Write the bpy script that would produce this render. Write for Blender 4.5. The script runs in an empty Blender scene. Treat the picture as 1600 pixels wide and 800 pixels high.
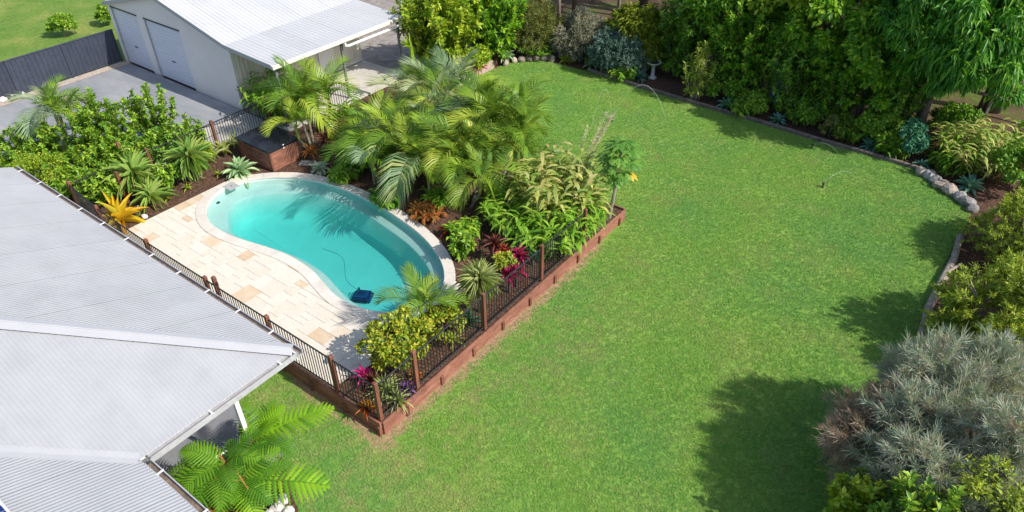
import bpy, bmesh, math, random
import numpy as np
from mathutils import Vector, Matrix, Euler
R_ = math.radians
scene = bpy.context.scene
COL = scene.collection
rnd = random.Random(7)
nr = np.random.default_rng(11)

# ------------------------------------------------------------------ camera
cd = bpy.data.cameras.new("camera"); cam = bpy.data.objects.new("camera", cd); COL.objects.link(cam)
cd.sensor_width = 36.0; cd.lens = 36.0 * 1116.87 / 1600.0; cd.clip_start = 0.1; cd.clip_end = 1000
rot = Matrix([[0.797516, -0.35741, 0.486031], [0.603225, 0.48496, -0.633194], [-0.009395, 0.798168, 0.602362]])
cam.matrix_world = Matrix.Translation((9.07, -6.78, 13.4)) @ rot.to_4x4()
scene.camera = cam
# ------------------------------------------------------------------ sky, sun, exposure
SUN = Vector((1.1, 0.17, 1.0)).normalized()
W = bpy.data.worlds.new("World"); scene.world = W; W.use_nodes = True
nt = W.node_tree; bg = nt.nodes["Background"]; sk = nt.nodes.new("ShaderNodeTexSky")
sk.sky_type = 'NISHITA'; sk.sun_disc = False
sk.sun_elevation = math.asin(SUN.z); sk.sun_rotation = math.atan2(SUN.x, SUN.y)
sk.air_density = 1.0; sk.dust_density = 1.5; sk.ozone_density = 1.0
nt.links.new(sk.outputs[0], bg.inputs[0]); bg.inputs[1].default_value = 0.15
sl = bpy.data.lights.new("sun", 'SUN'); sl.energy = 4.45; sl.angle = R_(0.5); sl.color = (1.0, 0.945, 0.86)
so = bpy.data.objects.new("sun", sl); COL.objects.link(so); so.location = (30, 5, 40)
so.rotation_euler = (-SUN).to_track_quat('-Z', 'Y').to_euler()
scene.view_settings.view_transform = 'Standard'; scene.view_settings.look = 'None'
scene.view_settings.exposure = 0.3; scene.view_settings.gamma = 1.0
scene.cycles.use_denoising = True; scene.cycles.denoising_prefilter = 'NONE'
scene.cycles.max_bounces = 6; scene.cycles.transparent_max_bounces = 12
scene.cycles.diffuse_bounces = 3; scene.cycles.volume_bounces = 0

# ------------------------------------------------------------------ materials
def N(t, k): return t.nodes.new("ShaderNode" + k)
def ramp(t, fac, stops):
    n = N(t, "ValToRGB"); e = n.color_ramp.elements
    while len(e) < len(stops): e.new(0.5)
    for i, (p, c) in enumerate(stops): e[i].position = p; e[i].color = (*c, 1)
    t.links.new(fac, n.inputs[0]); return n.outputs[0]
def noise(t, scale, detail=4, rough=0.55, vec=None, stretch=None):
    n = N(t, "TexNoise"); n.inputs["Scale"].default_value = scale; n.inputs["Detail"].default_value = detail
    n.inputs["Roughness"].default_value = rough
    if vec is None: vec = N(t, "NewGeometry").outputs["Position"]
    if stretch:
        m = N(t, "Mapping"); m.inputs["Scale"].default_value = stretch; t.links.new(vec, m.inputs[0]); vec = m.outputs[0]
    t.links.new(vec, n.inputs["Vector"]); return n.outputs[0]
def mixc(t, fac, a, b, mode='MIX'):
    n = N(t, "MixRGB"); n.blend_type = mode
    for i, v in enumerate((fac, a, b)):
        if isinstance(v, (int, float)): n.inputs[i].default_value = v
        elif isinstance(v, tuple): n.inputs[i].default_value = (*v, 1)
        else: t.links.new(v, n.inputs[i])
    return n.outputs[0]
def base(name):
    m = bpy.data.materials.new(name); m.use_nodes = True; t = m.node_tree; return m, t, t.nodes["Principled BSDF"]
def bumpn(t, b, h, strength, dist):
    n = N(t, "Bump"); n.inputs["Strength"].default_value = strength; n.inputs["Distance"].default_value = dist
    t.links.new(h, n.inputs["Height"]); t.links.new(n.outputs[0], b.inputs["Normal"])
def pm(name, stops, scale=6, rough=0.7, bump=0.0, bdist=0.01, rnd_amt=0.0, stretch=None, metal=0.0, spec=0.5, detail=5, obj=False, fine=None, famt=.2):
    """noise-coloured surface; rnd_amt varies the value from object to object"""
    m, t, b = base(name)
    vec = N(t, "TexCoord").outputs["Object"] if obj else None
    f = noise(t, scale, detail, 0.6, vec, stretch)
    c = ramp(t, f, stops)
    if fine:
        c = mixc(t, 1.0, c, ramp(t, noise(t, fine, 3, 0.6, vec, stretch), [(0.3, (1 - famt * 1.3,) * 3), (0.7, (1 + famt * .7,) * 3)]), 'MULTIPLY')
    if rnd_amt:
        o = N(t, "ObjectInfo").outputs["Random"]
        c = mixc(t, 1.0, c, ramp(t, o, [(0, (1 - rnd_amt,) * 3), (1, (1 + rnd_amt,) * 3)]), 'MULTIPLY')
    t.links.new(c, b.inputs["Base Color"]); b.inputs["Roughness"].default_value = rough; b.inputs["Metallic"].default_value = metal
    b.inputs["Specular IOR Level"].default_value = spec
    if bump: bumpn(t, b, f, bump, bdist)
    return m
def leafmat(name, cols, rough=0.48, trans=0.35, spec=0.28, isl=1.0):
    """each leaf takes its own tint; part of the light passes through the blade"""
    m, t, b = base(name)
    cols = [tuple(min(.85, v * (1.55 if max(k) < .4 else 1.1)) for v in k) for k in cols]
    g = N(t, "NewGeometry"); rv = g.outputs["Random Per Island"]; o = N(t, "ObjectInfo").outputs["Random"]
    ad = N(t, "Math"); ad.operation = 'ADD'; t.links.new(o, ad.inputs[1])
    wm = N(t, "Math"); wm.operation = 'MULTIPLY'; wm.inputs[1].default_value = isl; t.links.new(rv, wm.inputs[0]); t.links.new(wm.outputs[0], ad.inputs[0])
    fr = N(t, "Math"); fr.operation = 'FRACT'; t.links.new(ad.outputs[0], fr.inputs[0])
    c = ramp(t, fr.outputs[0], [(i / max(1, len(cols) - 1), k) for i, k in enumerate(cols)])
    n = noise(t, 1.3, 2)
    c = mixc(t, 1.0, c, ramp(t, n, [(0.3, (.8, .85, .8)), (0.7, (1.15, 1.1, 1.1))]), 'MULTIPLY')
    t.links.new(c, b.inputs["Base Color"]); b.inputs["Roughness"].default_value = rough
    b.inputs["Specular IOR Level"].default_value = spec
    tr = N(t, "BsdfTranslucent"); t.links.new(mixc(t, 1.0, c, (1.25, 1.2, .55), 'MULTIPLY'), tr.inputs[0])
    mx = N(t, "MixShader"); mx.inputs[0].default_value = trans
    t.links.new(b.outputs[0], mx.inputs[1]); t.links.new(tr.outputs[0], mx.inputs[2])
    t.links.new(mx.outputs[0], t.nodes["Material Output"].inputs[0]); return m

M = {}
def lawn_mat():
    m, t, b = base("lawn")
    c = ramp(t, noise(t, 0.55, 5, 0.6), [(0.3, (.15, .28, .05)), (0.5, (.19, .32, .06)), (0.72, (.26, .34, .08))])
    c = mixc(t, ramp(t, noise(t, 0.22, 3), [(0.52, (0, 0, 0)), (0.72, (.6, .6, .6))]), c, (.11, .25, .06))
    c = mixc(t, 1.0, c, ramp(t, noise(t, 26, 4, 0.7), [(0.3, (.6, .66, .6)), (0.7, (1.3, 1.25, 1.2))]), 'MULTIPLY')
    # bare soil along the timber retaining wall and dry patches round its corner
    p = N(t, "SeparateXYZ"); t.links.new(N(t, "NewGeometry").outputs["Position"], p.inputs[0])
    def mr(v, a, bb):
        n = N(t, "MapRange"); n.inputs[1].default_value = a; n.inputs[2].default_value = bb; n.inputs[3].default_value = 1; n.inputs[4].default_value = 0
        t.links.new(v, n.inputs[0]); return n.outputs[0]
    def ri(v, a, bb):
        n = N(t, "MapRange"); n.inputs[1].default_value = a; n.inputs[2].default_value = bb; t.links.new(v, n.inputs[0]); return n.outputs[0]
    def mu(a, bb, op='MULTIPLY'):
        n = N(t, "Math"); n.operation = op
        for i, v in enumerate((a, bb)):
            if isinstance(v, (int, float)): n.inputs[i].default_value = v
            else: t.links.new(v, n.inputs[i])
        return n.outputs[0]
    sB = mu(mu(mr(p.outputs[0], .12, .55), mr(p.outputs[1], 8.2, 10.5)), ri(p.outputs[1], -.1, .1))
    sA = mu(mu(mr(p.outputs[1], -.02, .06), mu(ri(p.outputs[1], -.55, -.12), ri(p.outputs[0], -3.8, -2.4))), mr(p.outputs[0], .3, .6))
    strip = mu(sB, sA, 'MAXIMUM')
    strip = mu(strip, mu(noise(t, 2.2, 4), 2.6))
    c = mixc(t, ramp(t, strip, [(0.35, (0, 0, 0)), (0.75, (1, 1, 1))]), c, ramp(t, noise(t, 9, 5), [(0.3, (.22, .14, .08)), (0.7, (.42, .29, .18))]))
    dry = mu(mr(p.outputs[0], .6, 3.0), mr(p.outputs[1], 5.0, 9.0)); dry = mu(dry, ramp(t, noise(t, 1.1, 5, 0.65), [(0.48, (0, 0, 0)), (0.72, (1, 1, 1))]))
    c = mixc(t, mu(dry, .75), c, (.30, .24, .11))
    t.links.new(c, b.inputs["Base Color"]); b.inputs["Roughness"].default_value = .9; b.inputs["Specular IOR Level"].default_value = .15
    bumpn(t, b, noise(t, 30, 4, .7), .6, .03); return m
M['lawn'] = lawn_mat()
def blade_mat():
    m, t, b = base("grass_blade")
    o = N(t, "ObjectInfo").outputs["Random"]
    c = ramp(t, o, [(0, (.205, .43, .07)), (.5, (.25, .475, .08)), (.85, (.32, .515, .095)), (1, (.46, .53, .17))])
    c = mixc(t, ramp(t, noise(t, 0.22, 3), [(0.42, (0, 0, 0)), (0.66, (.6, .6, .6))]), c, (.17, .42, .115))
    c = mixc(t, ramp(t, noise(t, 0.6, 5, .6), [(0.50, (0, 0, 0)), (0.74, (.7, .7, .7))]), c, (.44, .46, .16))
    p = N(t, "SeparateXYZ"); t.links.new(N(t, "NewGeometry").outputs["Position"], p.inputs[0])
    def rmap(v, a, z):
        n = N(t, "MapRange"); n.inputs[1].default_value = a; n.inputs[2].default_value = z; n.inputs[3].default_value = 1; n.inputs[4].default_value = 0; t.links.new(v, n.inputs[0]); return n.outputs[0]
    def mul(a, z):
        n = N(t, "Math"); n.operation = 'MULTIPLY'
        for i, q in enumerate((a, z)):
            if isinstance(q, float): n.inputs[i].default_value = q
            else: t.links.new(q, n.inputs[i])
        return n.outputs[0]
    near = mul(rmap(p.outputs[0], .6, 4.0), rmap(p.outputs[1], 6.0, 11.0))
    dry = mul(near, ramp(t, noise(t, 1.5, 5, .7), [(.47, (0, 0, 0)), (.66, (1, 1, 1))]))
    c = mixc(t, mul(dry, .8), c, (.52, .43, .21))
    c = mixc(t, ramp(t, noise(t, 3.2, 5, .75), [(.58, (0, 0, 0)), (.72, (.5, .5, .5))]), c, (.42, .40, .16))
    c = mixc(t, ramp(t, noise(t, 4.1, 4, .7, None, (1.0, 1.3, 1)), [(.60, (0, 0, 0)), (.74, (.7, .7, .7))]), c, (.11, .26, .04))
    t.links.new(c, b.inputs["Base Color"]); b.inputs["Roughness"].default_value = .55; b.inputs["Specular IOR Level"].default_value = .25
    tr = N(t, "BsdfTranslucent"); t.links.new(c, tr.inputs[0]); mx = N(t, "MixShader"); mx.inputs[0].default_value = .3
    t.links.new(b.outputs[0], mx.inputs[1]); t.links.new(tr.outputs[0], mx.inputs[2]); t.links.new(mx.outputs[0], t.nodes["Material Output"].inputs[0])
    return m
M['blade'] = blade_mat()
M['paddock'] = pm('paddock_grass', [(.3, (.10, .20, .035)), (.5, (.15, .24, .045)), (.75, (.27, .29, .08))], .5, .9, fine=6, spec=.1)
M['woods'] = pm('woodland_floor', [(.3, (.055, .035, .022)), (.52, (.13, .09, .055)), (.62, (.10, .12, .03)), (.75, (.15, .20, .045))], .45, .95, .3, .05, fine=5, spec=.1)
M['mulch'] = pm('bark_mulch', [(.3, (.035, .020, .014)), (.5, (.10, .055, .038)), (.72, (.22, .13, .09))], 16, .95, .8, .03, spec=.15, fine=70)
M['chip'] = pm('bark_chip', [(.3, (.10, .055, .035)), (.7, (.22, .13, .085))], 20, .9, rnd_amt=.5)
M['conc'] = pm('driveway_concrete', [(.3, (.225, .235, .26)), (.48, (.275, .285, .305)), (.6, (.31, .315, .325)), (.74, (.40, .395, .385))], .6, .85, .08, .004, fine=4, stretch=(.5, 1.3, 1), detail=7, famt=.07)
M['slab'] = pm('pale_concrete', [(.3, (.47, .44, .40)), (.7, (.60, .56, .51))], 1.2, .85, .1, .004, fine=8, famt=.07)
M['gravel'] = pm('gravel', [(.3, (.20, .175, .16)), (.7, (.38, .33, .30))], 2.5, .95, .6, .03, fine=30)
M['tan_gravel'] = pm('tan_gravel', [(.3, (.36, .29, .23)), (.7, (.58, .50, .42))], 9, .95, .6, .03, fine=40)
def paver_mat():
    m, t, b = base("travertine_paver")
    o = N(t, "ObjectInfo").outputs["Random"]
    c = ramp(t, o, [(0, (.65, .585, .49)), (.3, (.70, .64, .55)), (.6, (.675, .60, .505)), (.89, (.71, .655, .575)), (.94, (.63, .485, .33)), (1, (.58, .42, .26))])
    c = mixc(t, ramp(t, noise(t, 2.2, 6, .65), [(.42, (0, 0, 0)), (.75, (.5, .5, .5))]), c, (.72, .67, .605))
    c = mixc(t, 1.0, c, ramp(t, noise(t, 14, 5, .7), [(.3, (.88, .87, .85)), (.65, (1.03, 1.03, 1.03))]), 'MULTIPLY')
    t.links.new(c, b.inputs["Base Color"]); b.inputs["Roughness"].default_value = .75; bumpn(t, b, noise(t, 40, 3), .15, .004); return m
M['paver'] = paver_mat()
M['coping'] = pm('coping_stone', [(.3, (.62, .565, .495)), (.7, (.68, .63, .565))], 3, .7, .1, .004, rnd_amt=.07, fine=18, famt=.08)
M['grout'] = pm('grout', [(.3, (.36, .30, .24)), (.7, (.46, .40, .33))], 5, .95)
M['merbau'] = pm('stained_timber', [(.3, (.12, .042, .026)), (.7, (.215, .085, .052))], 5, .6, .2, .004, rnd_amt=.22, stretch=(1, 1, .15), fine=30)
M['sleeper'] = pm('red_timber_sleeper', [(.3, (.20, .078, .05)), (.55, (.30, .125, .082)), (.75, (.38, .185, .13))], 4, .75, .25, .006, rnd_amt=.14, stretch=(.5, .5, 2), fine=22)
M['oldlog'] = pm('weathered_timber', [(.3, (.11, .085, .07)), (.7, (.27, .22, .19))], 7, .9, .4, .01, rnd_amt=.2, fine=30)
M['pinkedge'] = pm('pale_edging', [(.3, (.42, .31, .25)), (.7, (.55, .43, .36))], 5, .85, .2, .006, rnd_amt=.1, fine=25)
M['black'] = pm('black_powdercoat', [(.3, (.016, .017, .020)), (.7, (.026, .027, .031))], 8, .42)
M['roof'] = pm('pale_grey_steel_roof', [(.3, (.345, .352, .372)), (.7, (.372, .379, .398))], .5, .5, spec=.4, fine=1.4, famt=.055, rnd_amt=.02)
M['shedroof'] = pm('white_steel_roof', [(.3, (.49, .495, .51)), (.7, (.53, .535, .545))], .8, .5, spec=.4, rnd_amt=.03)
M['cap'] = pm('roof_flashing', [(.3, (.385, .39, .415)), (.7, (.42, .425, .445))], 2, .5)
M['gutter'] = pm('grey_gutter', [(.3, (.35, .35, .37)), (.7, (.44, .44, .46))], 3, .45, fine=12, famt=.07)
M['gutdirt'] = pm('gutter_dirt', [(.3, (.10, .075, .06)), (.7, (.26, .19, .14))], 9, .95, fine=30)
M['clip'] = pm('white_metal', [(.3, (.74, .74, .74)), (.7, (.80, .80, .80))], 3, .4)
M['cream'] = pm('cream_steel_wall', [(.3, (.70, .645, .56)), (.7, (.75, .695, .61))], 1.2, .6, famt=.07)
M['shedwall'] = pm('warm_grey_wall', [(.3, (.74, .70, .675)), (.7, (.79, .75, .72))], 1.0, .65, famt=.07)
M['rdoor'] = pm('roller_door_paint', [(.3, (.62, .64, .71)), (.7, (.67, .69, .76))], 1.5, .5)
M['cfence'] = pm('slate_blue_steel', [(.3, (.032, .041, .064)), (.7, (.046, .056, .082))], 1.5, .5, rnd_amt=.08, fine=8)
M['dark'] = pm('dark_grey_plastic', [(.3, (.035, .037, .043)), (.7, (.055, .058, .066))], 5, .35)
M['lid'] = pm('black_lid', [(.3, (.012, .014, .02)), (.7, (.024, .027, .035))], 3, .22)
M['steelpost'] = pm('galvanised_post', [(.3, (.12, .14, .16)), (.7, (.19, .21, .23))], 6, .45)
M['white'] = pm('white_paint', [(.3, (.76, .76, .74)), (.7, (.82, .82, .80))], 3, .5)
M['rock'] = pm('sandstone_rock', [(.3, (.22, .17, .14)), (.5, (.38, .31, .26)), (.75, (.55, .47, .41))], 3.5, .9, .8, .05, rnd_amt=.3, fine=20)
M['paleRock'] = pm('pale_rock', [(.3, (.50, .47, .45)), (.7, (.75, .72, .70))], 4, .9, .6, .04, rnd_amt=.1, fine=18)
M['greyRock'] = pm('grey_rock', [(.3, (.20, .19, .19)), (.7, (.40, .38, .37))], 4, .9, .8, .05, rnd_amt=.25, fine=20)
M['bark'] = pm('tree_bark', [(.3, (.06, .045, .036)), (.7, (.17, .135, .11))], 5, .95, .8, .04, stretch=(1, 1, .3), rnd_amt=.25, fine=24)
M['palebark'] = pm('pale_bark', [(.3, (.26, .21, .17)), (.7, (.46, .39, .33))], 5, .95, .6, .03, stretch=(1, 1, .3), rnd_amt=.2, fine=24)
M['greystem'] = pm('grey_palm_stem', [(.3, (.16, .15, .10)), (.7, (.32, .31, .22))], 6, .8, .3, .01, stretch=(1, 1, 6))
M['greenstem'] = pm('green_stem', [(.3, (.16, .22, .03)), (.7, (.30, .34, .06))], 6, .55)
M['fernstem'] = pm('orange_brown_stem', [(.3, (.20, .085, .02)), (.7, (.36, .17, .04))], 8, .7)
M['shell'] = pm('pool_shell', [(.3, (.60, .70, .66)), (.7, (.655, .75, .70))], .8, .5, spec=.2)
M['stonebath'] = pm('cast_stone', [(.3, (.42, .42, .40)), (.7, (.56, .56, .53))], 12, .9, .3, .01)
M['blue'] = pm('blue_plastic', [(.3, (.004, .03, .12)), (.7, (.008, .05, .19))], 5, .4)
M['navy'] = pm('navy_plastic', [(.3, (.004, .012, .06)), (.7, (.01, .022, .09))], 5, .5)
M['cell'] = pm('solar_cell', [(.3, (.008, .022, .12)), (.7, (.014, .036, .18))], 5, .15)
M['patio'] = pm('patio_tiles', [(.3, (.18, .18, .20)), (.7, (.24, .24, .26))], 3, .7)
def water_mat():
    m, t, b = base("pool_water"); t.nodes.remove(b)
    out = t.nodes["Material Output"]
    tr = N(t, "BsdfTransparent"); gl = N(t, "BsdfGlossy"); gl.inputs["Roughness"].default_value = .03
    fr = N(t, "Fresnel"); fr.inputs[0].default_value = 1.33
    bp = N(t, "Bump"); bp.inputs["Strength"].default_value = .10; bp.inputs["Distance"].default_value = .02
    t.links.new(noise(t, 1.6, 2), bp.inputs["Height"]); t.links.new(bp.outputs[0], gl.inputs["Normal"]); t.links.new(bp.outputs[0], fr.inputs["Normal"])
    mx = N(t, "MixShader"); t.links.new(fr.outputs[0], mx.inputs[0]); t.links.new(tr.outputs[0], mx.inputs[1]); t.links.new(gl.outputs[0], mx.inputs[2])
    t.links.new(mx.outputs[0], out.inputs[0])
    va = N(t, "VolumeAbsorption"); va.inputs[0].default_value = (.44, .943, .938, 1); va.inputs[1].default_value = 1.0
    t.links.new(va.outputs[0], out.inputs[1]); return m
M['water'] = water_mat()
def jet_mat():
    m, t, b = base("water_spray"); b.inputs["Base Color"].default_value = (.85, .88, .88, 1); b.inputs["Roughness"].default_value = .2; b.inputs["Alpha"].default_value = .22
    return m
M['jet'] = jet_mat()
# foliage
G = {
 'glossy': leafmat('glossy_leaf', [(.055, .135, .013), (.10, .205, .018), (.17, .285, .024), (.27, .36, .034)], .42, .3, .34),
 'tree': leafmat('broad_tree_leaf', [(.045, .135, .012), (.09, .215, .016), (.155, .30, .021), (.28, .39, .028)], .42, .45, .34),
 'lime': leafmat('lime_leaf', [(.10, .18, .012), (.17, .26, .018), (.25, .33, .025), (.33, .38, .04)], .4, .35),
 'deep': leafmat('deep_green_leaf', [(.045, .125, .013), (.08, .185, .018), (.13, .25, .024), (.20, .31, .03)], .42, .3, .34),
 'olive': leafmat('olive_leaf', [(.07, .10, .022), (.115, .14, .032), (.17, .185, .05), (.14, .12, .055)], .5, .3),
 'grey': leafmat('grey_green_leaf', [(.13, .145, .10), (.19, .20, .14), (.25, .25, .19), (.20, .16, .12)], .55, .25),
 'bluegrey': leafmat('blue_grey_leaf', [(.055, .10, .085), (.085, .14, .12), (.12, .18, .15)], .5, .2),
 'needle': leafmat('silvery_needle', [(.16, .235, .19), (.26, .33, .275), (.36, .41, .345), (.45, .45, .37), (.46, .40, .31), (.20, .27, .215)], .5, .25),
 'needlepink': leafmat('pinkish_dry_needle', [(.22, .15, .12), (.33, .22, .18), (.27, .23, .17), (.20, .19, .15)], .6, .25),
 'bottle': leafmat('yellow_green_leaf', [(.09, .135, .02), (.16, .22, .027), (.26, .33, .04), (.34, .39, .055), (.20, .21, .07)], .45, .35),
 'palm': leafmat('cane_palm_leaflet', [(.075, .15, .016), (.125, .215, .02), (.19, .28, .028), (.28, .32, .04)], .4, .35, isl=.14),
 'palmgreen': leafmat('green_palm_leaflet', [(.055, .12, .014), (.085, .165, .02), (.13, .215, .025), (.20, .25, .03)], .4, .35, isl=.14),
 'paledpalm': leafmat('blue_green_palm_leaflet', [(.10, .16, .085), (.15, .21, .12), (.21, .26, .15), (.24, .26, .11)], .4, .3, isl=.14),
 'fern': leafmat('tree_fern_pinna', [(.085, .21, .009), (.125, .27, .011), (.18, .33, .014)], .5, .42, isl=.4),
 'fernb': leafmat('green_fern_pinna', [(.055, .15, .012), (.085, .20, .015), (.13, .255, .02)], .5, .4, isl=.4),
 'yucca': leafmat('yucca_leaf', [(.11, .21, .045), (.17, .28, .06), (.26, .36, .085), (.34, .40, .12)], .4, .25),
 'agave': leafmat('agave_leaf', [(.16, .26, .13), (.22, .33, .16), (.28, .37, .20)], .5, .15),
 'agaveblue': leafmat('blue_agave_leaf', [(.06, .16, .12), (.09, .21, .16), (.14, .27, .20)], .5, .15),
 'silver': leafmat('silver_agave_leaf', [(.30, .37, .28), (.38, .44, .34)], .5, .15),
 'yellow': leafmat('yellow_bromeliad_leaf', [(.62, .42, .02), (.70, .52, .03), (.64, .36, .02), (.58, .52, .06)], .4, .3),
 'orange': leafmat('orange_bromeliad_leaf', [(.45, .16, .02), (.55, .27, .03), (.30, .05, .02), (.50, .36, .06)], .4, .3),
 'red': leafmat('red_bromeliad_leaf', [(.28, .035, .02), (.36, .07, .03), (.22, .025, .025), (.30, .12, .03)], .4, .3),
 'darkred': leafmat('dark_red_leaf', [(.07, .018, .02), (.12, .03, .03), (.17, .05, .04), (.05, .03, .02)], .4, .3),
 'magenta': leafmat('magenta_leaf', [(.28, .018, .085), (.36, .03, .12), (.20, .015, .06), (.13, .012, .03)], .4, .35),
 'pink': leafmat('pink_leaf', [(.50, .03, .22), (.58, .06, .30), (.38, .02, .15)], .4, .35),
 'purple': leafmat('purple_leaf', [(.06, .025, .09), (.10, .045, .15), (.14, .07, .18)], .5, .2),
 'croton': leafmat('croton_leaf', [(.07, .14, .012), (.14, .22, .018), (.30, .33, .03), (.46, .40, .04), (.09, .16, .014)], .42, .3, .34),
 'varieg': leafmat('variegated_leaf', [(.16, .25, .045), (.34, .35, .09), (.45, .42, .17), (.14, .23, .04), (.30, .26, .09)], .42, .3),
 'cream': leafmat('cream_striped_leaf', [(.17, .235, .07), (.30, .35, .13), (.43, .46, .22), (.22, .27, .09)], .45, .25),
 'ginger': leafmat('ginger_leaf', [(.07, .17, .015), (.11, .235, .02), (.17, .30, .03), (.25, .35, .05)], .42, .35, .34),
 'teal': leafmat('teal_leaf', [(.03, .12, .07), (.045, .16, .095), (.07, .20, .12)], .5, .25),
 'mango': leafmat('drooping_leaf', [(.024, .115, .011), (.046, .17, .016), (.08, .225, .021), (.16, .31, .033)], .42, .32, .34),
 'papaya': leafmat('papaya_leaf', [(.05, .14, .022), (.08, .19, .03), (.12, .23, .035)], .45, .3),
 'gold': leafmat('old_yellow_leaf', [(.60, .36, .03), (.66, .42, .05)], .5, .3),
 'plume': leafmat('pale_plume', [(.66, .62, .50), (.74, .70, .58), (.58, .56, .42)], .7, .4),
 'white': leafmat('white_petal', [(.8, .8, .76), (.84, .83, .80)], .5, .3),
 'dry': leafmat('dry_frond', [(.22, .13, .05), (.30, .19, .08)], .7, .2),
 'rust': leafmat('rust_leaf', [(.22, .07, .02), (.30, .11, .03), (.14, .10, .03)], .5, .3),
}

# ------------------------------------------------------------------ object helpers
def mesh_np(name, V, F, mat=None, smooth=False):
    """V (n,3) array; F list of faces or (m,k) int array"""
    me = bpy.data.meshes.new(name)
    if isinstance(F, np.ndarray):
        k = F.shape[1]; me.vertices.add(len(V)); me.vertices.foreach_set("co", np.asarray(V, np.float32).ravel())
        me.loops.add(F.size); me.loops.foreach_set("vertex_index", F.astype(np.int32).ravel())
        me.polygons.add(len(F)); me.polygons.foreach_set("loop_start", np.arange(0, F.size, k, dtype=np.int32))
        me.update(calc_edges=True)
    else:
        me.from_pydata([tuple(map(float, v)) for v in V], [], F); me.update()
    if mat: me.materials.append(mat)
    if smooth: me.polygons.foreach_set("use_smooth", np.ones(len(me.polygons), bool))
    return me
def link(name, me, parent=None, loc=(0, 0, 0), rot=(0, 0, 0), scale=(1, 1, 1)):
    o = bpy.data.objects.new(name, me); COL.objects.link(o)
    if parent: o.parent = parent
    o.location = loc; o.rotation_euler = rot; o.scale = scale; return o
def tag(o, label=None, cat=None, group=None, kind=None):
    for k, v in (('label', label), ('category', cat), ('group', group), ('kind', kind)):
        if v: o[k] = v
    return o
def thing(name, label, cat, loc=(0, 0, 0), rz=0, group=None):
    return tag(link(name, None, None, loc, (0, 0, rz)), label, cat, group)
def clean(me):
    b_ = bmesh.new(); b_.from_mesh(me); bmesh.ops.recalc_face_normals(b_, faces=b_.faces[:]); b_.to_mesh(me); b_.free()
class MB:
    def __init__(s): s.v = []; s.f = []
    def add(s, V, F):
        b = len(s.v); s.v += [tuple(map(float, v)) for v in V]; s.f += [tuple(i + b for i in f) for f in F]; return s
    def box(s, c, d, rz=0, ch=0.0):
        x, y, z = (a / 2 for a in d); cz, sz = math.cos(rz), math.sin(rz); V = []
        if ch:
            k = ch
            for (zz, e) in ((-z, k), (-z + k, 0), (z - k, 0), (z, k)):
                for sx, sy in ((-1, -1), (1, -1), (1, 1), (-1, 1)): V.append((sx * (x - e), sy * (y - e), zz))
            F = [(3, 2, 1, 0), (12, 13, 14, 15)]
            for r0 in (0, 4, 8):
                for i in range(4): j = (i + 1) % 4; F.append((r0 + i, r0 + j, r0 + 4 + j, r0 + 4 + i))
        else:
            V = [(sx * x, sy * y, sz_ * z) for sz_ in (-1, 1) for sx, sy in ((-1, -1), (1, -1), (1, 1), (-1, 1))]
            F = [(3, 2, 1, 0), (4, 5, 6, 7), (0, 1, 5, 4), (1, 2, 6, 5), (2, 3, 7, 6), (3, 0, 4, 7)]
        return s.add([(c[0] + a * cz - b * sz, c[1] + a * sz + b * cz, c[2] + d_) for a, b, d_ in V], F)
    def tube(s, pts, rad, n=6, cap=True):
        pts = [Vector(p) for p in pts]; rad = rad if isinstance(rad, (list, tuple)) else [rad] * len(pts); V = []
        t0 = None
        for i, p in enumerate(pts):
            t = (pts[min(i + 1, len(pts) - 1)] - pts[max(i - 1, 0)]).normalized()
            a = t.orthogonal().normalized() if t0 is None else (t0 - t * t0.dot(t)).normalized(); t0 = a; b = t.cross(a)
            for k in range(n):
                th = 2 * math.pi * k / n; V.append(p + (a * math.cos(th) + b * math.sin(th)) * rad[i])
        F = [(i * n + k, i * n + (k + 1) % n, (i + 1) * n + (k + 1) % n, (i + 1) * n + k) for i in range(len(pts) - 1) for k in range(n)]
        if cap: F += [tuple(range(n - 1, -1, -1)), tuple((len(pts) - 1) * n + k for k in range(n))]
        return s.add(V, F)
    def lathe(s, prof, n=16, c=(0, 0, 0)):
        V = [(c[0] + r * math.cos(2 * math.pi * k / n), c[1] + r * math.sin(2 * math.pi * k / n), c[2] + z) for r, z in prof for k in range(n)]
        F = [(i * n + k, i * n + (k + 1) % n, (i + 1) * n + (k + 1) % n, (i + 1) * n + k) for i in range(len(prof) - 1) for k in range(n)]
        F += [tuple(range(n - 1, -1, -1)), tuple((len(prof) - 1) * n + k for k in range(n))]
        return s.add(V, F)
    def prism(s, poly, z0, z1):
        n = len(poly); V = [(x, y, z0) for x, y in poly] + [(x, y, z1) for x, y in poly]
        return s.add(V, [tuple(range(n - 1, -1, -1)), tuple(range(n, 2 * n))] + [(i, (i + 1) % n, n + (i + 1) % n, n + i) for i in range(n)])
    def mesh(s, name, mat, smooth=False): return mesh_np(name, s.v, s.f, mat, smooth)
    def build(s, name, mat, parent=None, smooth=False, **k): return link(name, s.mesh(name, mat, smooth), parent, **k)
def sheet(name, poly, z, mat, label=None, kind='structure'):
    me = mesh_np(name, [(x, y, z) for x, y in poly], [tuple(range(len(poly)))], mat)
    if sum(poly[i][0] * poly[(i + 1) % len(poly)][1] - poly[(i + 1) % len(poly)][0] * poly[i][1] for i in range(len(poly))) < 0: me.flip_normals()
    bm = bmesh.new(); bm.from_mesh(me); bmesh.ops.triangulate(bm, faces=bm.faces[:]); bm.to_mesh(me); bm.free()
    return tag(link(name, me), label, None, None, kind)
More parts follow.
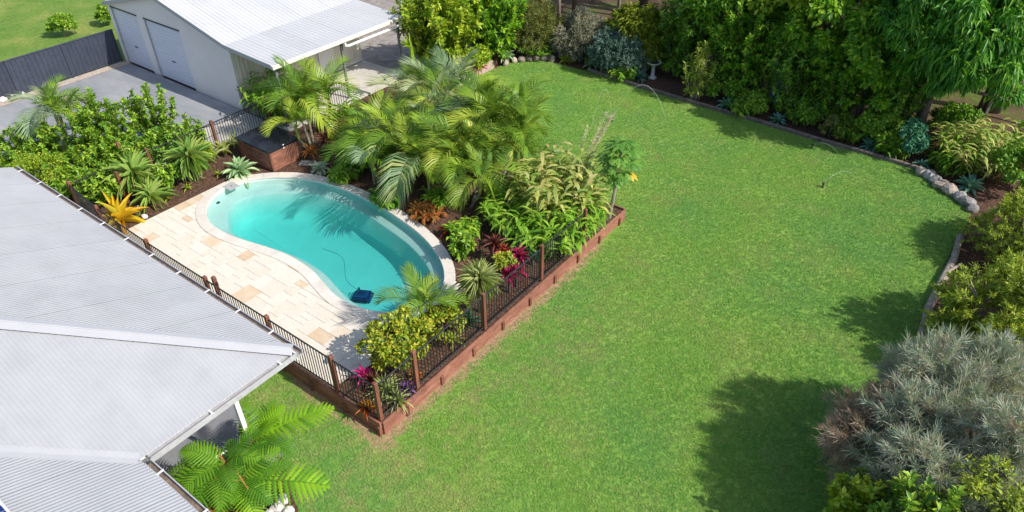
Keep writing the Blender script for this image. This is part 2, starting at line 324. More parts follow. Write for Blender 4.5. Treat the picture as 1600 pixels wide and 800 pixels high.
def catmull(pts, k, closed=True):
    out = []; n = len(pts); P_ = [np.array(p, float) for p in pts]
    for i in range(n if closed else n - 1):
        g = (lambda j: P_[j % n]) if closed else (lambda j: P_[min(max(j, 0), n - 1)])
        a, b, c, d = g(i - 1), g(i), g(i + 1), g(i + 2)
        for q in range(k):
            t = q / k; out.append(.5 * (2 * b + (c - a) * t + (2 * a - 5 * b + 4 * c - d) * t * t + (3 * b - a - 3 * c + d) * t ** 3))
    if not closed: out.append(P_[-1])
    return np.array(out)
def in_poly(p, poly):
    x, y = p; r = False; n = len(poly)
    for i in range(n):
        x1, y1 = poly[i]; x2, y2 = poly[(i + 1) % n]
        if (y1 > y) != (y2 > y) and x < (x2 - x1) * (y - y1) / (y2 - y1) + x1: r = not r
    return r

# ------------------------------------------------------------------ ground
ZD = 0.40
LAWN = [(0.02, -9), (0.02, 11.2), (-11.25, 11.2), (-11.25, 15.0), (-11.4, 18.5), (-11.18, 19.78), (-10.61, 20.59), (-9.67, 20.87), (-7.5, 20.96), (-4.66, 20.71),
        (0.8, 20.5), (5.86, 20.33), (7.0, 20.27), (7.9, 20.05), (8.6, 19.5), (9.15, 18.7), (9.19, 17.5), (9.1, 16.1), (9.1, 14.1), (9.15, 12.7), (9.3, 10.9), (9.6, 4), (9.6, -9)]
gx, gy = (-300, -12.2, -1.4, 300), (-250, 1.5, 7.4, 350)          # one sheet with the pool's pit left open
tag(link('ground', mesh_np('ground', [(x, y, -.03) for y in gy for x in gx], [(j * 4 + i, j * 4 + i + 1, j * 4 + i + 5, j * 4 + i + 4) for j in range(3) for i in range(3) if (i, j) != (1, 1)], M['woods'])), kind='structure')
sheet('garden_bed', [(.01, 11.0), (.01, -14), (14.5, -14), (14.5, 23.4), (8, 24.2), (-3, 24.5), (-11.4, 25.5), (-11.4, 11.0)], -.012, M['mulch'])
sheet('lawn', LAWN, 0.0, M['lawn'])
sheet('side_lawn', [(.02, -9), (.02, -.04), (-12.28, -.04), (-12.28, -9)], -.004, M['lawn'])
t = MB().prism([(-80, -40), (-12.3, -40), (-12.3, -.03), (-.03, -.03), (-.03, 11.1), (-11.5, 11.1), (-11.5, 19.4), (-14.5, 24), (-22, 28), (-40, 60), (-80, 60)], -.2, ZD - .05)
tag(t.build('terrace', M['mulch']), kind='structure')
sheet('paddock', [(-79.9, -39), (-25.85, -39), (-25.85, 59), (-79.9, 59)], ZD - .02, M['paddock'])
sheet('driveway', [(-25.2, -12), (-25.2, 8.25), (-16.3, 8.25), (-16.3, 7.0), (-17.2, 4.4), (-17.4, -2), (-15.5, -12)], ZD - .004, M['conc'])
sheet('gravel_strip', [(-25.8, -12), (-25.24, -12), (-25.24, 8.25), (-25.8, 8.25)], ZD - .01, M['tan_gravel'])
sheet('path', [(-16.25, 8.2), (-14.35, 8.2), (-14.35, 3.0), (-15.6, 1.2), (-17.1, 1.2), (-17.1, 4.4), (-16.25, 7.0)], ZD - .008, M['slab'])
sheet('gravel_yard', [(-27, 15.05), (-12.4, 15.05), (-12.6, 20), (-15, 23.6), (-22, 27), (-27, 27)], ZD - .006, M['gravel'])
MB().box((-15.0, 11.6, ZD - .06), (3.1, 6.8, .16)).build('carport_slab', M['slab'])['kind'] = 'structure'
FERN_BED = [(-3.068,-1.577),(-2.786,-1.416),(-1.913,-1.717),(-1.24,-1.885),(-0.376,-2.282),(0.44,-2.816),(-1.37,-4.169),(-3.895,-3.907)]
sheet('fern_bed', FERN_BED, .003, M['mulch'])
sheet('patio', [(-12.2, -30), (-1.35, -30), (-1.35, -1.5), (-12.2, -1.5)], .06, M['patio'])

# ------------------------------------------------------------------ pool
OUT = catmull([(-11.3, 2.98), (-11.82, 3.8), (-11.72, 4.74), (-11.05, 5.58), (-10.02, 6.2), (-8.67, 6.5), (-7.11, 6.53), (-5.68, 6.36), (-4.39, 6.08), (-3.23, 5.6), (-2.42, 4.98), (-2.02, 4.3),
               (-1.98, 3.65), (-2.26, 3.1), (-2.8, 2.68), (-3.5, 2.43), (-4.27, 2.42), (-5.03, 2.6), (-5.8, 2.8), (-6.81, 2.86), (-7.84, 2.72), (-8.74, 2.52), (-9.6, 2.42), (-10.5, 2.52)], 6)
def normals(o):
    tn = np.roll(o, -1, 0) - np.roll(o, 1, 0); tn /= np.linalg.norm(tn, axis=1)[:, None]
    nn = np.stack([tn[:, 1], -tn[:, 0]], 1); c = o.mean(0)
    return nn if ((nn * (o - c)).sum() > 0) else -nn
NO = normals(OUT)
def off(d): return OUT + NO * d
WZ = ZD - .10
n = len(OUT)
def ring(o, z): return [(x, y, z) for x, y in o]
led = np.where(OUT[:, 0] < -10.3, .58, .36)[:, None]
for _ in range(6): led = (np.roll(led, 1, 0) + led + np.roll(led, -1, 0)) / 3
rings = [ring(off(0), ZD - .01), ring(off(-.02), WZ - .15), ring(OUT - NO * (.06), WZ - .19), ring(OUT - NO * led, WZ - .21), ring(OUT - NO * (led + .035), WZ - .25),
         ring(OUT - NO * (led + .11), WZ - .95), ring(OUT - NO * (led + .28), WZ - 1.12), ring(OUT - NO * (led + .6), WZ - 1.18)]
V = [v for r_ in rings for v in r_]
F = [(i * n + k, i * n + (k + 1) % n, (i + 1) * n + (k + 1) % n, (i + 1) * n + k) for i in range(len(rings) - 1) for k in range(n)]
F.append(tuple((len(rings) - 1) * n + k for k in range(n)))
pool = thing('swimming_pool', 'kidney shaped swimming pool set into the pale stone deck', 'pool', (0, 0, 0))
me = mesh_np('pool_shell', V, F, M['shell'], True); bm = bmesh.new(); bm.from_mesh(me); bmesh.ops.triangulate(bm, faces=[f for f in bm.faces if len(f.verts) > 4]); bm.to_mesh(me); bm.free()
link('shell', me, pool)
w_ = MB().prism([tuple(p) for p in off(.012)], -1.6, WZ)
me = w_.mesh('water', M['water']); clean(me); bm = bmesh.new(); bm.from_mesh(me); bmesh.ops.triangulate(bm, faces=[f for f in bm.faces if len(f.verts) > 4]); bm.to_mesh(me); bm.free()
tag(link('water', me), 'clear turquoise water filling the kidney shaped pool', None, None, 'structure')
# coping stones: one object each round the rim
cum = np.concatenate([[0], np.cumsum(np.linalg.norm(np.roll(OUT, -1, 0) - OUT, axis=1))]); L_ = cum[-1]; k_ = int(L_ / .52)
xx = np.append(OUT[:, 0], OUT[0, 0]); yy = np.append(OUT[:, 1], OUT[0, 1]); nx = np.append(NO[:, 0], NO[0, 0]); ny = np.append(NO[:, 1], NO[0, 1])
for i in range(k_):
    mb = MB(); V = []
    s0, s1 = i * L_ / k_ + .004, (i + 1) * L_ / k_ - .004
    for q in range(4):
        s_ = s0 + (s1 - s0) * q / 3; p = np.array([np.interp(s_, cum, xx), np.interp(s_, cum, yy)]); m_ = np.array([np.interp(s_, cum, nx), np.interp(s_, cum, ny)]); m_ /= np.linalg.norm(m_)
        a, b = p - m_ * .03, p + m_ * .30
        V += [(*a, ZD - .03), (*a, ZD + .012), (*(a + m_ * .012), ZD + .020), (*b, ZD + .020), (*b, ZD - .03)]
    F = [(q * 5 + j, q * 5 + (j + 1) % 5, q * 5 + 5 + (j + 1) % 5, q * 5 + 5 + j) for q in range(3) for j in range(5)] + [(4, 3, 2, 1, 0), (15, 16, 17, 18, 19)]
    me = mesh_np('coping_stone', V, F, M['coping']); bm = bmesh.new(); bm.from_mesh(me); bmesh.ops.recalc_face_normals(bm, faces=bm.faces[:]); bm.to_mesh(me); bm.free()
    link('coping_stone', me, pool)
# fittings in the pool wall and ledge
for i, (p, sx, sy, nm) in enumerate((((-11.677,3.602,0.02), .09, .16, 'pool_light'), ((-11.622,5.05,0.02), .16, .09, 'pool_light'))):
    MB().lathe([(.085, 0), (.085, .018), (.06, .03)], 14).build(nm, M['navy'], pool, loc=(p[0], p[1], WZ - .205))
# deck: grout bed and each paver
DECK = [(-12.2, .1), (-1.9, .1), (-1.5, 1.2), (-1.42, 2.6), (-1.42, 4.7), (-2.4, 6.2), (-12.1, 6.2), (-12.1, 4.65), (-12.2, 4.65)]
deck = tag(link('pool_deck', None), None, None, None, 'structure')
bp = [(-12.2, .06), (-1.75, .06), (-1.6, 1.2), (-1.6, 3.2), (-1.75, 4.9), (-12.2, 4.65)]
mid = off(.18)
me = MB().prism(bp, ZD - .3, ZD - .018).mesh('grout_bed', M['grout']); clean(me)
grout = link('grout_bed', me, deck)
# cut the pool out of the bed so that the water is open
cut = MB().prism([tuple(p) for p in off(.05)], ZD - .8, ZD + .5).mesh('cutter', None); clean(cut); clean(bpy.data.objects['terrace'].data); co = bpy.data.objects.new('cutter', cut); COL.objects.link(co)
bmod = grout.modifiers.new('cut', 'BOOLEAN'); bmod.object = co; bmod.operation = 'DIFFERENCE'; bmod.solver = 'EXACT'
terr = bpy.data.objects['terrace']; bm2 = terr.modifiers.new('cut', 'BOOLEAN'); bm2.object = co; bm2.operation = 'DIFFERENCE'; bm2.solver = 'EXACT'
dg = bpy.context.evaluated_depsgraph_get()
for o in (grout, terr):
    nm = bpy.data.meshes.new_from_object(o.evaluated_get(dg)); o.modifiers.clear(); o.data = nm
bpy.data.objects.remove(co)
def clip_half(poly, p, nn):
    out = []
    for i in range(len(poly)):
        a, b = np.array(poly[i]), np.array(poly[(i + 1) % len(poly)]); da, db = (a - p) @ nn, (b - p) @ nn
        if da >= 0: out.append(tuple(a))
        if da * db < 0: t_ = da / (da - db); out.append(tuple(a + (b - a) * t_))
    return out
PU = .203; nxp, nyp = 53, 24; taken = np.zeros((nxp, nyp), bool)
for jy in range(nyp):
    for ix in range(nxp):
        if taken[ix, jy]: continue
        opts = [(3, 2), (2, 2), (2, 3), (3, 3), (2, 1)]; rnd.shuffle(opts); opts += [(1, 2), (2, 1), (1, 1)]
        for (a_, b_) in opts:
            if ix + a_ <= nxp and jy + b_ <= nyp and not taken[ix:ix + a_, jy:jy + b_].any(): break
        taken[ix:ix + a_, jy:jy + b_] = True; g = .0045
        x0, x1, y0, y1 = -12.2 + ix * PU + g, min(-12.2 + (ix + a_) * PU - g, -1.55), .08 + jy * PU + g, .08 + (jy + b_) * PU - g
        if x1 - x0 < .06: continue
        q = [(x0, y0), (x1, y0), (x1, y1), (x0, y1)]; cx, cy = (x0 + x1) / 2, (y0 + y1) / 2
        if y1 > 4.66 and cx < -11.6: q = [(a, min(b, 4.65)) for a, b in q]
        if cx > -1.9 and cy < .75: q = clip_half(q, np.array([-1.9, .1]), np.array([-.93, .36]))
        if sum(in_poly(p, OUT) for p in q) == 4: continue
        d_ = np.linalg.norm(mid - np.array([cx, cy]), axis=1); j = int(d_.argmin())
        if d_[j] < .8: q = clip_half(q, mid[j], NO[j])
        if len(q) < 3 or in_poly((sum(a for a, _ in q) / len(q), sum(b for _, b in q) / len(q)), OUT) or (cy > 4.0 and -11.2 < cx < -2.2): continue
        m_ = MB().prism(q, ZD - .03, ZD + rnd.uniform(-.0015, .0015)); link('paver', m_.mesh('paver', M['paver']), deck)
sk_ = thing('skimmer_lid', 'square grey skimmer lid set in the deck at the far left end of the pool', 'pool lid', (-11.72, 4.28, ZD + .022))
MB().box((0, 0, .003), (.46, .40, .014), 0, .004).build('lid_plate', M['tan_gravel'] if False else pm('grey_lid', [(.3, (.33, .34, .34)), (.7, (.42, .43, .43))], 6, .7), sk_)
MB().box((0, .0, .012), (.09, .03, .008)).build('finger_slot', M['dark'], sk_)
dr = thing('deck_drain', 'small round dark drain cover in the deck beside the far left end of the pool', 'drain', (-11.591,3.18,0.402)); MB().lathe([(.06, 0), (.06, .008), (.02, .01)], 12).build('cover', M['dark'], dr)
# robotic cleaner on the pool floor
cp = (-4.829,3.75,-0.62)
cl = thing('pool_cleaner', 'blue robotic cleaner resting on the pool floor', 'pool cleaner', (cp[0], cp[1], WZ - 1.17), .5)
MB().box((0, 0, .15), (.40, .34, .18), 0, .05).build('body', M['blue'], cl)
MB().box((0, 0, .245), (.20, .16, .05), 0, .02).build('top_cover', M['navy'], cl)
for s in (-1, 1):
    MB().tube([(-.24, s * .20, .09), (-.2, s * .2, .14), (.2, s * .2, .14), (.24, s * .20, .09), (.2, s * .2, .05), (-.2, s * .2, .05), (-.24, s * .2, .09)], .04, 6).build('track', M['navy'], cl)
    MB().tube([(s * .25, -.2, .07), (s * .25, .2, .07)], .065, 8).build('brush_roller', M['blue'], cl)
MB().tube([(-.1, -.12, .25), (-.1, -.1, .36), (-.1, .1, .36), (-.1, .12, .25)], .018, 6).build('handle', M['navy'], cl)
cz = catmull([(cp[0], cp[1], WZ - .92), (cp[0] - .5, cp[1] - .1, WZ - .6), (cp[0] - .9, cp[1] + .2, WZ - .12), (cp[0] - 1.7, cp[1] + .1, WZ - .05)], 6, False)
MB().tube([(p[0] - cp[0], p[1] - cp[1], p[2] - (WZ - 1.17)) for p in cz], .008, 5).build('cable', pm('blue_cable', [(.3, (.02, .10, .25)), (.7, (.04, .15, .32))], 5, .5), cl, rot=(0, 0, -.5))

# ------------------------------------------------------------------ timber retaining wall
rw = thing('retaining_wall', 'low red timber sleeper retaining wall round the pool garden beside the lawn', 'retaining wall', (0, 0, 0))
def sleepers(axis, a0, a1, fixed, thick, rows, hh, ln, flip):
    a = a0; r0 = 0
    for r_ in range(rows):
        a = a0; first = True
        while a < a1 - .05:
            l = min(ln * (.6 if (first and r_ % 2) else 1), a1 - a); first = False
            c = ((a + l / 2), fixed) if axis == 'x' else (fixed, (a + l / 2)); d = (l - .006, thick, hh - .006) if axis == 'x' else (thick, l - .006, hh - .006)
            MB().box((c[0], c[1] + (rnd.uniform(-.004, .004) if axis == 'x' else 0), -.02 + hh * (r_ + .5)), d, 0, .006).build('sleeper', M['sleeper'], rw); a += l
sleepers('y', .0, 11.15, 0.03, .06, 2, .21, 2.4, 1)
sleepers('x', -3.6, .0, -.03, .06, 2, .21, 2.4, 1)
sleepers('x', -2.4, 0.0, 11.17, .05, 2, .21, 2.4, 1)
for y in np.arange(.75, 11.2, 1.25): MB().box((.085, y, .13), (.05, .09, .30), 0, .006).build('wall_post', M['merbau'], rw)
for x in (-.02, -1.2, -2.4, -3.5): MB().box((x, -.085, .13), (.09, .05, .30), 0, .006).build('wall_post', M['merbau'], rw)

# ------------------------------------------------------------------ pool fences
pick_me = MB().box((0, 0, .53), (.017, .017, 1.06)).mesh('picket', M['black'])
post_me = MB().box((0, 0, .62), (.095, .095, 1.24), 0, .012).mesh('fence_post', M['merbau'])
def fence(label, pts, post_at, group=None, tall=(), zb=ZD, posts=True, step=.105):
    f = thing('pool_fence', label, 'fence', (pts[0][0], pts[0][1], zb), 0, group); ox, oy = pts[0]
    for i in range(len(pts) - 1):
        (xa, ya), (xb, yb) = pts[i], pts[i + 1]; l = math.hypot(xb - xa, yb - ya); an = math.atan2(yb - ya, xb - xa)
        cx, cy = (xa + xb) / 2 - ox, (ya + yb) / 2 - oy
        for z, hh in ((.09, .036), (1.12, .036)): MB().box((0, 0, 0), (l - .10, .03, hh), 0, .004).build('rail', M['black'], f, loc=(cx, cy, z), rot=(0, 0, an))
        k = int((l - .12) / step)
        for q in range(k):
            s = (q + .5) / k * (l - .12) + .06
            link('picket', pick_me, f, (xa + (xb - xa) * s / l - ox, ya + (yb - ya) * s / l - oy, .075), (0, 0, an))
    for (x, y) in post_at: link('fence_post', post_me, f, (x - ox, y - oy, 0 if zb == ZD else 0), (0, 0, 0), (1.0, 1.0, 1.18 if (x, y) in tall else 1.0))
    return f
fence('black picket pool fence with timber posts along the retaining wall beside the big lawn', [(-.06, .05), (-.06, 1.28), (-.06, 3.88), (-.06, 6.48), (-.06, 8.75)], [(-.06, .05), (-.06, 1.28), (-.06, 3.88), (-.06, 6.48), (-.06, 8.75)])
gp = (-5.95, .03)
fence('black picket pool fence with timber posts between the house eaves and the stone deck', [(-.12, .03), (-1.5, .03), (-3.85, .03), gp, (-6.45, .03), (-9.3, .03), (-12.2, .1), (-14.3, .3)],
      [(-1.5, .03), (-3.85, .03), gp, (-6.45, .03), (-9.3, .03), (-12.2, .1), (-14.3, .3)], None, (gp,))
fence('black picket pool fence behind the shrubs between the garden and the driveway', [(-14.3, .4), (-14.3, 3.0), (-14.35, 5.6), (-14.4, 8.1), (-14.4, 10.4), (-13.0, 11.0)], [(-14.3, 3.0), (-14.35, 5.6), (-14.4, 8.1), (-14.4, 10.4)])
fence('short black picket fence panel between the shed corner and the path', [(-16.45, 8.18), (-14.5, 8.15)], [])
sp = (-13.666,1.552,0.38)
tag(link('timber_post', post_me, None, sp, (.0, 0, .2)), 'lone red timber post standing in the mulch behind the yellow bromeliad', 'post')
tag(link('timber_post', post_me, None, (-15.338,2.575,0.38), (0, 0, 0), (1, 1, 1.1)), 'red timber post half hidden by leaves left of the nearer yucca', 'post')
MB().box((0, 0, 1.26), (.05, .05, .1)).build('gate_latch', M['black'], bpy.data.objects['pool_fence.001'], loc=(gp[0] + .12 + .09, 0, 0))

# ------------------------------------------------------------------ house
PITCH = .404
EZ = 3.0
house = thing('house', 'house with pale grey corrugated steel roof at the left', 'house', (-6, -8, 0))
def ho(v): return (v[0] + 6, v[1] + 8, v[2])
def hb(mb, name, mat, parent=None, **k):
    mb.v = [ho(v) for v in mb.v]; return mb.build(name, mat, parent or house, **k)
roof = link('roof', None, house)
def corr_sheet(u0, width, org, udir, sdir, length, pitch_l=.076, amp=.0065, prof='sine', lap=0.0):
    """one corrugated sheet: width along udir, running up sdir from the eave"""
    mb = MB(); org = Vector(org); ud = Vector(udir); sd = Vector(sdir); nn = ud.cross(sd).normalized(); nn = nn if nn.z > 0 else -nn
    if prof == 'sine':
        k = int(round(width / pitch_l)) * 6; us = [width * i / k for i in range(k + 1)]; hs = [amp * math.sin(2 * math.pi * u / pitch_l) for u in us]
    else:
        us, hs = [], []; u = 0
        while u < width - 1e-4:
            for du, hh in ((0, 0), (.72 * pitch_l, 0), (.80 * pitch_l, amp), (.92 * pitch_l, amp)):
                us.append(u + du); hs.append(hh)
            u += pitch_l
        us.append(width); hs.append(0)
    V = []
    for u, hh in zip(us, hs):
        for s in (-.03, length): V.append(org + ud * (u0 + u) + sd * s + nn * (hh + lap))
    F = [(2 * i, 2 * i + 2, 2 * i + 3, 2 * i + 1) for i in range(len(us) - 1)]
    return mb.add(V, F)
def clip_mesh(me, planes):
    bm = bmesh.new(); bm.from_mesh(me)
    for co, no in planes:
        bmesh.ops.bisect_plane(bm, geom=bm.verts[:] + bm.edges[:] + bm.faces[:], plane_co=co, plane_no=no, clear_outer=True)
    ok = len(bm.faces) > 0; bm.normal_update(); bm.to_mesh(me); bm.free(); return ok
def roof_face(org, udir, sdir, total, length, planes, mat, parent, tr, w=.762, name='roof_sheet', **k):
    i = 0; u = 0
    while u < total - .02:
        ww = min(w, total - u); mb = corr_sheet(u, ww, org, udir, sdir, length, lap=.002 * (i % 2), **k); me = mb.mesh(name, mat, True)
        if clip_mesh(me, planes):
            me.transform(Matrix.Translation(tr)); link(name, me, parent)
        u += w; i += 1
cs = math.cos(math.atan(PITCH)); sn = math.sin(math.atan(PITCH))
HX, HY = -1.05, -1.12          # hip corner at the eave
ty = Vector((6, 8, 0))
# face over the pool fence (eave y=HY), hip face (eave x=HX), face over the fern garden (eave y=-4.52)
roof_face((-13.74, HY, EZ), (1, 0, 0), (0, -cs, sn), 12.7, 9.2, [((HX, HY, 0), (1, -1, 0)), ((0, -9.4, 0), (0, -1, 0))], M['roof'], roof, ty)
roof_face((HX, HY, EZ), (0, -1, 0), (-cs, 0, sn), 9.6, 6.0, [((HX, HY, 0), (-1, 1, 0)), ((HX, -4.52, 0), (1, -1, 0))], M['roof'], roof, ty)
# the sheets of the hip face stop at the valley on their far side
roof_face((-9.0, -4.52, EZ), (1, 0, 0), (0, -cs, sn), 13.2, 6.5, [((HX, -4.52, 0), (-1, 1, 0))], M['roof'], roof, ty)
def strip(pts, wl, wr, lift, name, mat, fall=.0):
    """folded flashing along a hip or valley"""
    a, b = Vector(pts[0]), Vector(pts[1]); d = (b - a).normalized(); side = d.cross(Vector((0, 0, 1))).normalized(); V = []
    for p in (a, b):
        V += [p + side * wl + Vector((0, 0, lift - fall)), p + Vector((0, 0, lift)), p - side * wr + Vector((0, 0, lift - fall))]
    V += [v - Vector((0, 0, .006)) for v in V]
    mb = MB().add(V, [(0, 1, 4, 3), (1, 2, 5, 4), (6, 9, 10, 7), (7, 10, 11, 8), (0, 3, 9, 6), (2, 8, 11, 5), (0, 6, 7, 1), (1, 7, 8, 2), (3, 4, 10, 9), (4, 5, 11, 10)])
    return hb(mb, name, mat, roof)
strip([(HX + .02, HY + .02, EZ), (HX - 9, HY - 9, EZ + 9 * PITCH)], .17, .17, .045, 'hip_cap', M['cap'], .045)
mb = MB().tube([(HX, HY, EZ + .045), (HX - 9, HY - 9, EZ + 9 * PITCH + .045)], .022, 6); hb(mb, 'hip_roll', M['cap'], roof)
strip([(HX + .02, -4.5, EZ), (HX - 6, -10.52, EZ + 6 * PITCH)], .13, .13, .018, 'valley_flashing', M['cap'], -.012)
def gutter(a, b, inward, clips=1.15, dirt=True):
    a, b = Vector(a), Vector(b); d = (b - a).normalized(); inw = Vector(inward); l = (b - a).length
    prof = [(.0, .0), (.0, -.11), (-.125, -.12), (-.125, .012), (-.105, .012), (-.105, -.10), (-.015, -.09), (-.015, 0)]
    V = []
    for p in (a, b):
        for (q, z) in prof: V.append(p + inw * q + Vector((0, 0, z)))
    k = len(prof); F = [(i, (i + 1) % k, k + (i + 1) % k, k + i) for i in range(k)] + [tuple(range(k)), tuple(range(2 * k - 1, k - 1, -1))]
    g = hb(MB().add(V, F), 'gutter', M['gutter'])
    if dirt: 
        c = (a + b) / 2 - inw * .06 + Vector((0, 0, -.07)); dd = (l - .02, .085, .012) if abs(d.x) > .5 else (.085, l - .02, .012); hb(MB().box(c, dd), 'gutter_dirt', M['gutdirt'], g)
    s = .4
    while s < l - .1:
        c = a + d * s - inw * .06 + Vector((0, 0, .008)); dd = (.035, .14, .012) if abs(d.x) > .5 else (.14, .035, .012); hb(MB().box(c, dd), 'gutter_clip', M['clip'], g); s += clips
    fc = a + (b - a) / 2 + inw * .03 + Vector((0, 0, -.09)); dd = (l, .03, .19) if abs(d.x) > .5 else (.03, l, .19); hb(MB().box(fc, dd), 'fascia', M['white'])
    return g
gutter((-13.74, HY + .03, EZ - .02), (HX + .155, HY + .03, EZ - .02), (0, -1, 0))
gutter((HX + .03, HY + .02, EZ - .02), (HX + .03, -4.36, EZ - .02), (-1, 0, 0), 1.6)
gutter((HX + .16, -4.49, EZ - .02), (4.2, -4.49, EZ - .02), (0, -1, 0), 1.3)
hb(MB().box((-9.1, -5.9, 1.42), (9.0, 7.6, 2.7)), 'wall', M['shedwall'])
hb(MB().box((1.0, -9.6, 1.42), (6.0, 7.6, 2.7)), 'wall', M['shedwall'])
hb(MB().box((-1.30, -2.46, 1.42), (.09, .09, 2.76), 0, .008), 'veranda_post', M['white'])
hb(MB().box((-1.62, -2.9, 2.86), (1.0, 4.0, .03)), 'soffit', M['white'])
# chair and pot on the covered patio
ch = thing('patio_chair', 'dark rounded patio chair with white cushions under the house eave', 'chair', (-1.50, -2.95, .06), .6)
MB().lathe([(.30, .0), (.30, .04), (.05, .06), (.05, .25), (.36, .30), (.46, .5), (.45, .52), (.34, .36), (.05, .33)], 18).build('shell', M['dark'], ch)
MB().lathe([(.30, .36), (.33, .40), (.32, .47), (.1, .49)], 16).build('cushion', M['white'], ch)
MB().tube([(.45 * math.cos(a), .45 * math.sin(a), .55 + .12 * math.sin(a / 2)) for a in np.linspace(.3, 5.2, 14)], .03, 6).build('frame', M['white'], ch)
pt = thing('white_pot', 'white round pot on the patio under the house eave beside the chair', 'pot', (-1.25, -3.75, .06)); MB().lathe([(.13, 0), (.2, .18), (.2, .36), (.17, .36), (.15, .3)], 16).build('pot_body', M['white'], pt)
MB().lathe([(.02, .3), (.155, .305), (.14, .31)], 12).build('soil', M['mulch'], pt)
# solar panels on the nearer roof face
def solar(label, x0, x1, y0):
    s = thing('solar_panel', label, 'solar panel', ((x0 + x1) / 2, y0, EZ + PITCH * (-4.52 - y0) + .09), 0, 'solar panels on the house roof'); s.rotation_euler = (-math.atan(PITCH), 0, 0)
    wd = x1 - x0 - .02; MB().box((0, -.83, .0), (wd, 1.66, .035), 0, .004).build('frame', M['clip'], s)
    for i in range(6):
        for j in range(10):
            MB().box((-wd / 2 + (i + .5) * (wd - .06) / 6 + .03, -.04 - (j + .5) * 1.58 / 10, .019), ((wd - .06) / 6 - .008, .15, .004)).build('cell', M['cell'], s)
a3 = (-1.126,-6.39,3.764)
solar('blue solar panel at the left picture edge on the near roof, the upper one', a3[0] - .99, a3[0] - .0, a3[1])
solar('blue solar panel at the left picture edge on the near roof, the lower one', a3[0] + .0, a3[0] + .99, a3[1])

# ------------------------------------------------------------------ shed with roller doors and lean-to carport
shed = thing('shed', 'large pale shed with two roller doors and a lean-to carport', 'shed', (-21.1, 8.3, ZD))
def sv(v): return (v[0] + 21.1, v[1] - 8.3, v[2] - ZD)
def sb(mb, name, mat, parent=None, **k):
    mb.v = [sv(v) for v in mb.v]; return mb.build(name, mat, parent or shed, **k)
SX0, SX1, SY0, SY1, WH = -25.7, -16.5, 8.3, 15.0, 3.2
RZ = WH + 4.6 * .245
D1, D2, DT = (-25.38, -23.22), (-22.62, -19.92), 3.02
# front wall with two door openings: pieces butted round the openings
def fw(x0, x1, z0, z1): return MB().box(((x0 + x1) / 2, SY0 + .05, (z0 + z1) / 2), (x1 - x0, .10, z1 - z0))
for x0, x1 in ((SX0, D1[0]), (D1[1], D2[0]), (D2[1], SX1)): sb(fw(x0, x1, ZD - .1, DT), 'front_wall', M['shedwall'])
V = [(SX0, SY0, DT), (SX1, SY0, DT), (SX1, SY0, WH), (-21.1, SY0, RZ), (SX0, SY0, WH)]; V += [(a, b + .1, c) for a, b, c in V]
sb(MB().add(V, [(0, 1, 2, 3, 4), (9, 8, 7, 6, 5), (0, 5, 6, 1), (1, 6, 7, 2), (2, 7, 8, 3), (3, 8, 9, 4), (4, 9, 5, 0)]), 'gable_wall', M['shedwall'])
def ribwall(p0, p1, z0, z1, name, mat, pitch_=.19, amp=.025):
    a, b = Vector((*p0, 0)), Vector((*p1, 0)); l = (b - a).length; d = (b - a) / l; nn = Vector((d.y, -d.x, 0)); us = []; u = 0
    while u < l:
        for du, hh in ((0, 0), (.7 * pitch_, 0), (.78 * pitch_, amp), (.92 * pitch_, amp)): 
            if u + du < l: us.append((u + du, hh))
        u += pitch_
    us.append((l, 0)); V = [a + d * u + nn * hh + Vector((0, 0, z)) for u, hh in us for z in (z0, z1)]
    return sb(MB().add(V, [(2 * i, 2 * i + 2, 2 * i + 3, 2 * i + 1) for i in range(len(us) - 1)]), name, mat)
ribwall((SX1, SY0 + .1), (SX1, SY1), ZD - .06, WH - .03, 'side_wall', M['cream'])
ribwall((SX0, SY1), (SX0, SY0), ZD - .06, WH, 'side_wall', M['cream'])
ribwall((SX1, SY1), (SX0, SY1), ZD - .06, WH + 1.0, 'back_wall', M['cream'])
sb(MB().box((SX1 + .06, (SY0 + SY1) / 2, ZD + .09), (.10, SY1 - SY0 - .1, .06)), 'wall_footing', M['white'])
sb(MB().box((SX1 + .045, 12.9, ZD + 1.05), (.05, .85, 2.05), 0, .01), 'side_door', M['clip'])
for x0, x1 in (D1, D2):
    dd = link('roller_door', None, shed)
    k = 17
    for i in range(k):
        z = ZD + .02 + (DT - ZD - .02) * (i + .5) / k; hz = (DT - ZD - .02) / k
        V = [(x0, SY0 + .045, z - hz / 2), (x0, SY0 + .03, z - hz * .2), (x0, SY0 + .03, z + hz * .2), (x0, SY0 + .045, z + hz / 2 - .002)]; V += [(x1, b, c) for _, b, c in V]
        m_ = MB().add(V, [(0, 4, 5, 1), (1, 5, 6, 2), (2, 6, 7, 3)]); sb(m_, 'slat', M['rdoor'], dd)
    sb(MB().box(((x0 + x1) / 2 + .1, SY0 + .02, ZD + 1.0), (.24, .03, .06), 0, .008), 'handle', M['dark'], dd)
    sb(MB().box((x0 + .03, SY0 - .012, (ZD + DT) / 2), (.06, .02, DT - ZD)), 'door_jamb', M['cap'], dd)
    sb(MB().box(((x0 + x1) / 2, SY0 - .015, DT + .03), (x1 - x0 + .06, .026, .06)), 'door_head', M['dark'], dd)
sroof = link('roof', None, shed); tr = Vector((21.1, -8.3, -ZD))
k2 = .245; c2, s2 = math.cos(math.atan(k2)), math.sin(math.atan(k2)); YF, YB = 8.14, 15.12
roof_face((SX1, YB, WH + .03), (0, -1, 0), (-c2, 0, s2), YB - YF, 4.6 / c2, [], M['shedroof'], sroof, tr, .76, prof='rib', pitch_l=.19, amp=.026)
roof_face((SX0, YF, WH + .03), (0, 1, 0), (c2, 0, s2), YB - YF, 4.6 / c2, [], M['shedroof'], sroof, tr, .76, prof='rib', pitch_l=.19, amp=.026)
